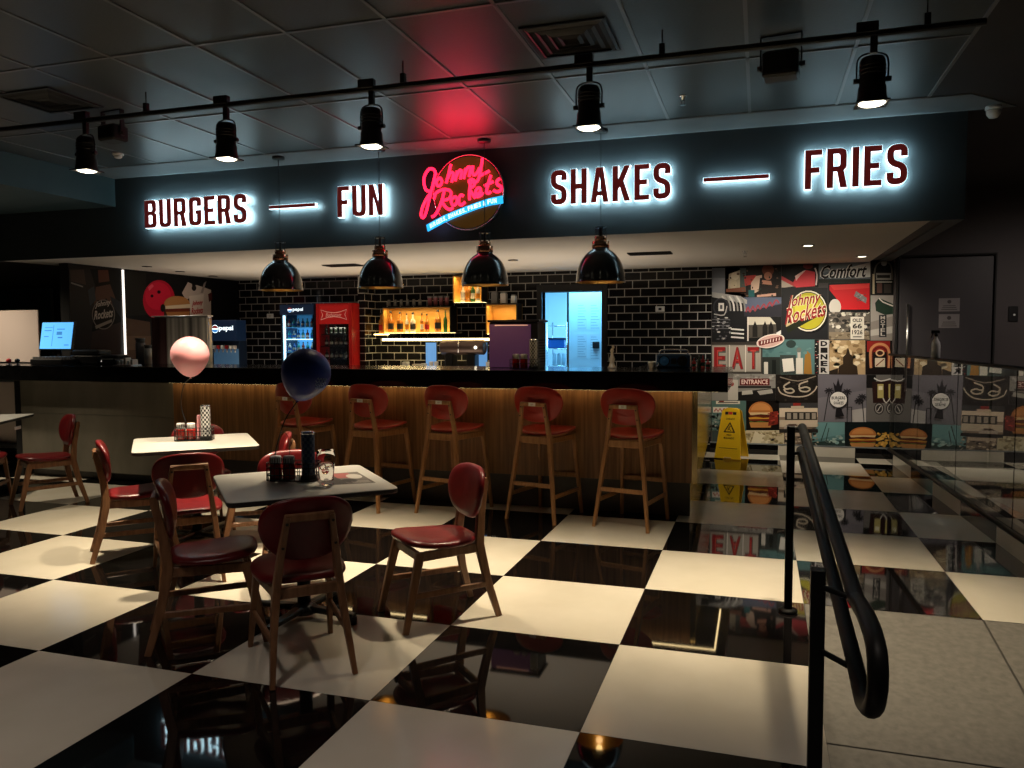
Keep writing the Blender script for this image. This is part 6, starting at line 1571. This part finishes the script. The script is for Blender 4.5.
p.rect(779.5,420,817.5,427,'#cbb9a3'); p.face([(784,426),(789,423.5),(797,423.5),(801,427),(801,429),(784,429)],'#b7aa9c'); p.face([(786,425.5),(789,424),(796,424),(798,426)],'#59443a'); p.rect(779.2,429,817.8,432.3,'#2a2725'); p.done('picture of a cream drive in diner with parked car')
p = Pic('paper', 711.8, 430.3, 784, MB_, '#c9bd9d'); p.speck(70,745,432,782,446,['#a3946f','#ded4b8','#8a7c5c','#b8aa86'],2.1,37); p.face([(755,431),(763,436),(760,446),(750,446)],'#dcd2b6'); p.rect(712,431,744,446,'#3f4a48'); p.done('pale picture of an old map')
p = Pic('street', 784.2, 432.5, 812, MB_, '#77685a'); p.speck(34,785,433,811,446,['#b7a48d','#3b332d','#8f7d6a','#d1c2ab'],1.9,41); p.rect(785,433,811,436,'#c0ad98'); p.done('small picture of a street front')
p = Pic('palms', 818, 374.5, 866.3, 422, '#77737a'); p.face([(818,374.5),(866.3,374.5),(866.3,390),(818,398)],'#6b676f'); p.face([(852,410),(866,408),(866,422),(852,422)],'#b3aeac')
for x0, y0, x1, y1 in ((829,391,824,421),(848,392,847,418),(862,398,864,422)): p.line([(x0,y0),(x1,y1)],1,'#2a2729')
for cx_, cy2 in ((829,390),(847,391),(859,400),(862,396)):
    for a in range(8): p.line([(cx_,cy2),(cx_+4.6*math.cos(a*PI/4),cy2+3.4*math.sin(a*PI/4)+1)],1.2,'#28262a')
p.face([(833,382),(836,386),(838,378),(840,386),(843,382),(841,393),(835,393)],'#1e1c20'); p.oval(838.3,399.5,9.3,8.6,'#1e1c20'); p.oval(838.3,399.5,8.4,7.7,'#e3dfda'); p.text('BURGERS',831.5,396.3,845,399.3,'#252226',.02); p.text('SHAKES',833.5,401.5,843.5,404.4,'#252226',.02); p.text('&',837.4,399.6,839.2,401.2,'#252226',.01); p.face([(836,408),(841,408),(844,416),(835,417)],'#1b191c')
for x in (847,851.5): p.line([(x,407),(x,422)],.8,'#2a2729')
p.line([(846,407),(852,407)],.8,'#2a2729'); p.done('grey picture of palms and a round BURGERS SHAKES sign')
p = Pic('pumps', 866.6, 374.8, 893.5, 421.5, '#6c6866'); p.rect(866.6,375,876,388,'#141314'); p.face([(872,382),(893.5,380),(893.5,403),(873,403)],'#2b1714'); p.line([(874,378),(881,381),(893,378)],1.2,'#dcd8d4',3); p.rect(877.5,384,883.5,398,'#b5a86a'); p.rect(878.5,386,882.5,390,'#e8e2c8'); p.rect(888.5,384,893.5,398,'#b5a86a')
for cx_ in (879,891): p.oval(cx_,408.5,5,6,'#2a2828'); p.oval(cx_,408.5,4,5,'#9a9692'); p.oval(cx_,408.5,3,3.8,'#343131'); p.line([(cx_-1.5,411),(cx_+1.5,406)],.8,'#c9c5c0')
p.line([(883,398),(886,403),(890,398)],1.1,'#c8c4bf',2); p.done('picture of two old petrol pumps and round gauges')
p = Pic('sea', 812.2, 422.3, 844.7, MB_, '#5c8486'); p.face([(818,422.3),(844.7,422.3),(844.7,434),(812.2,440)],'#6f9a9c'); p.face([(812.2,442),(844.7,440),(844.7,447.3),(812.2,447.3)],'#2d3f3c'); p.speck(14,825,436,844,443,['#a9c0ba','#86a8a6'],1.8,43); p.speck(16,813,424,818,446,['#b7a891','#2a2a26','#8d806e'],1.5,44)
for x0, y0, x1, y1 in ((827,423,821,441),(829,428,826,441)): p.line([(x0,y0),(x1,y1)],.8,'#2c3a36')
p.done('teal picture of a shore with leaning palms')
p = Pic('bigburger', 845, 421.8, 893.5, MB_, '#101a1b'); bun(p, 849, 876.5, 427, 446.8); p.speck(34,877,433,893,446,['#c99a45','#e2b863','#a67a2f','#d5a850'],1.9,47); p.done('picture of a wide burger with fries')
# 17 leaning oval badge over two pictures
mb = M(); A = []
def tilt(a, b, th=-.22): return (770.5+a*math.cos(th)-b*math.sin(th), 341+a*math.sin(th)+b*math.cos(th))
for rx, ry, c_, d in ((14.2,6.6,'#e4d8d0',.020),(13.2,5.6,'#c8a49c',.0206)):
    mb.poly([PY(*tilt(*q), YMU-.004)-Vector((0,d,0)) for q in ell(0,0,rx,ry,26)], 'print', lin(c_))
mb.poly([PY(*tilt(*q), YMU-.004)-Vector((0,.0212,0)) for q in [(-12,-2.4),(12,-2.4),(12,2.2),(-12,2.2)]], 'print', lin('#6b2521'))
for k in range(7): mb.poly([PY(*tilt(*q), YMU-.004)-Vector((0,.0218,0)) for q in ((-10+3*k,1.2),(-9+3*k,-1.6),(-8+3*k,-1.6),(-9+3*k,1.2))], 'print', lin('#e4d8d0'))
o = mb.build('picture', mural); o['label'] = 'tilted pale oval badge with a red band'
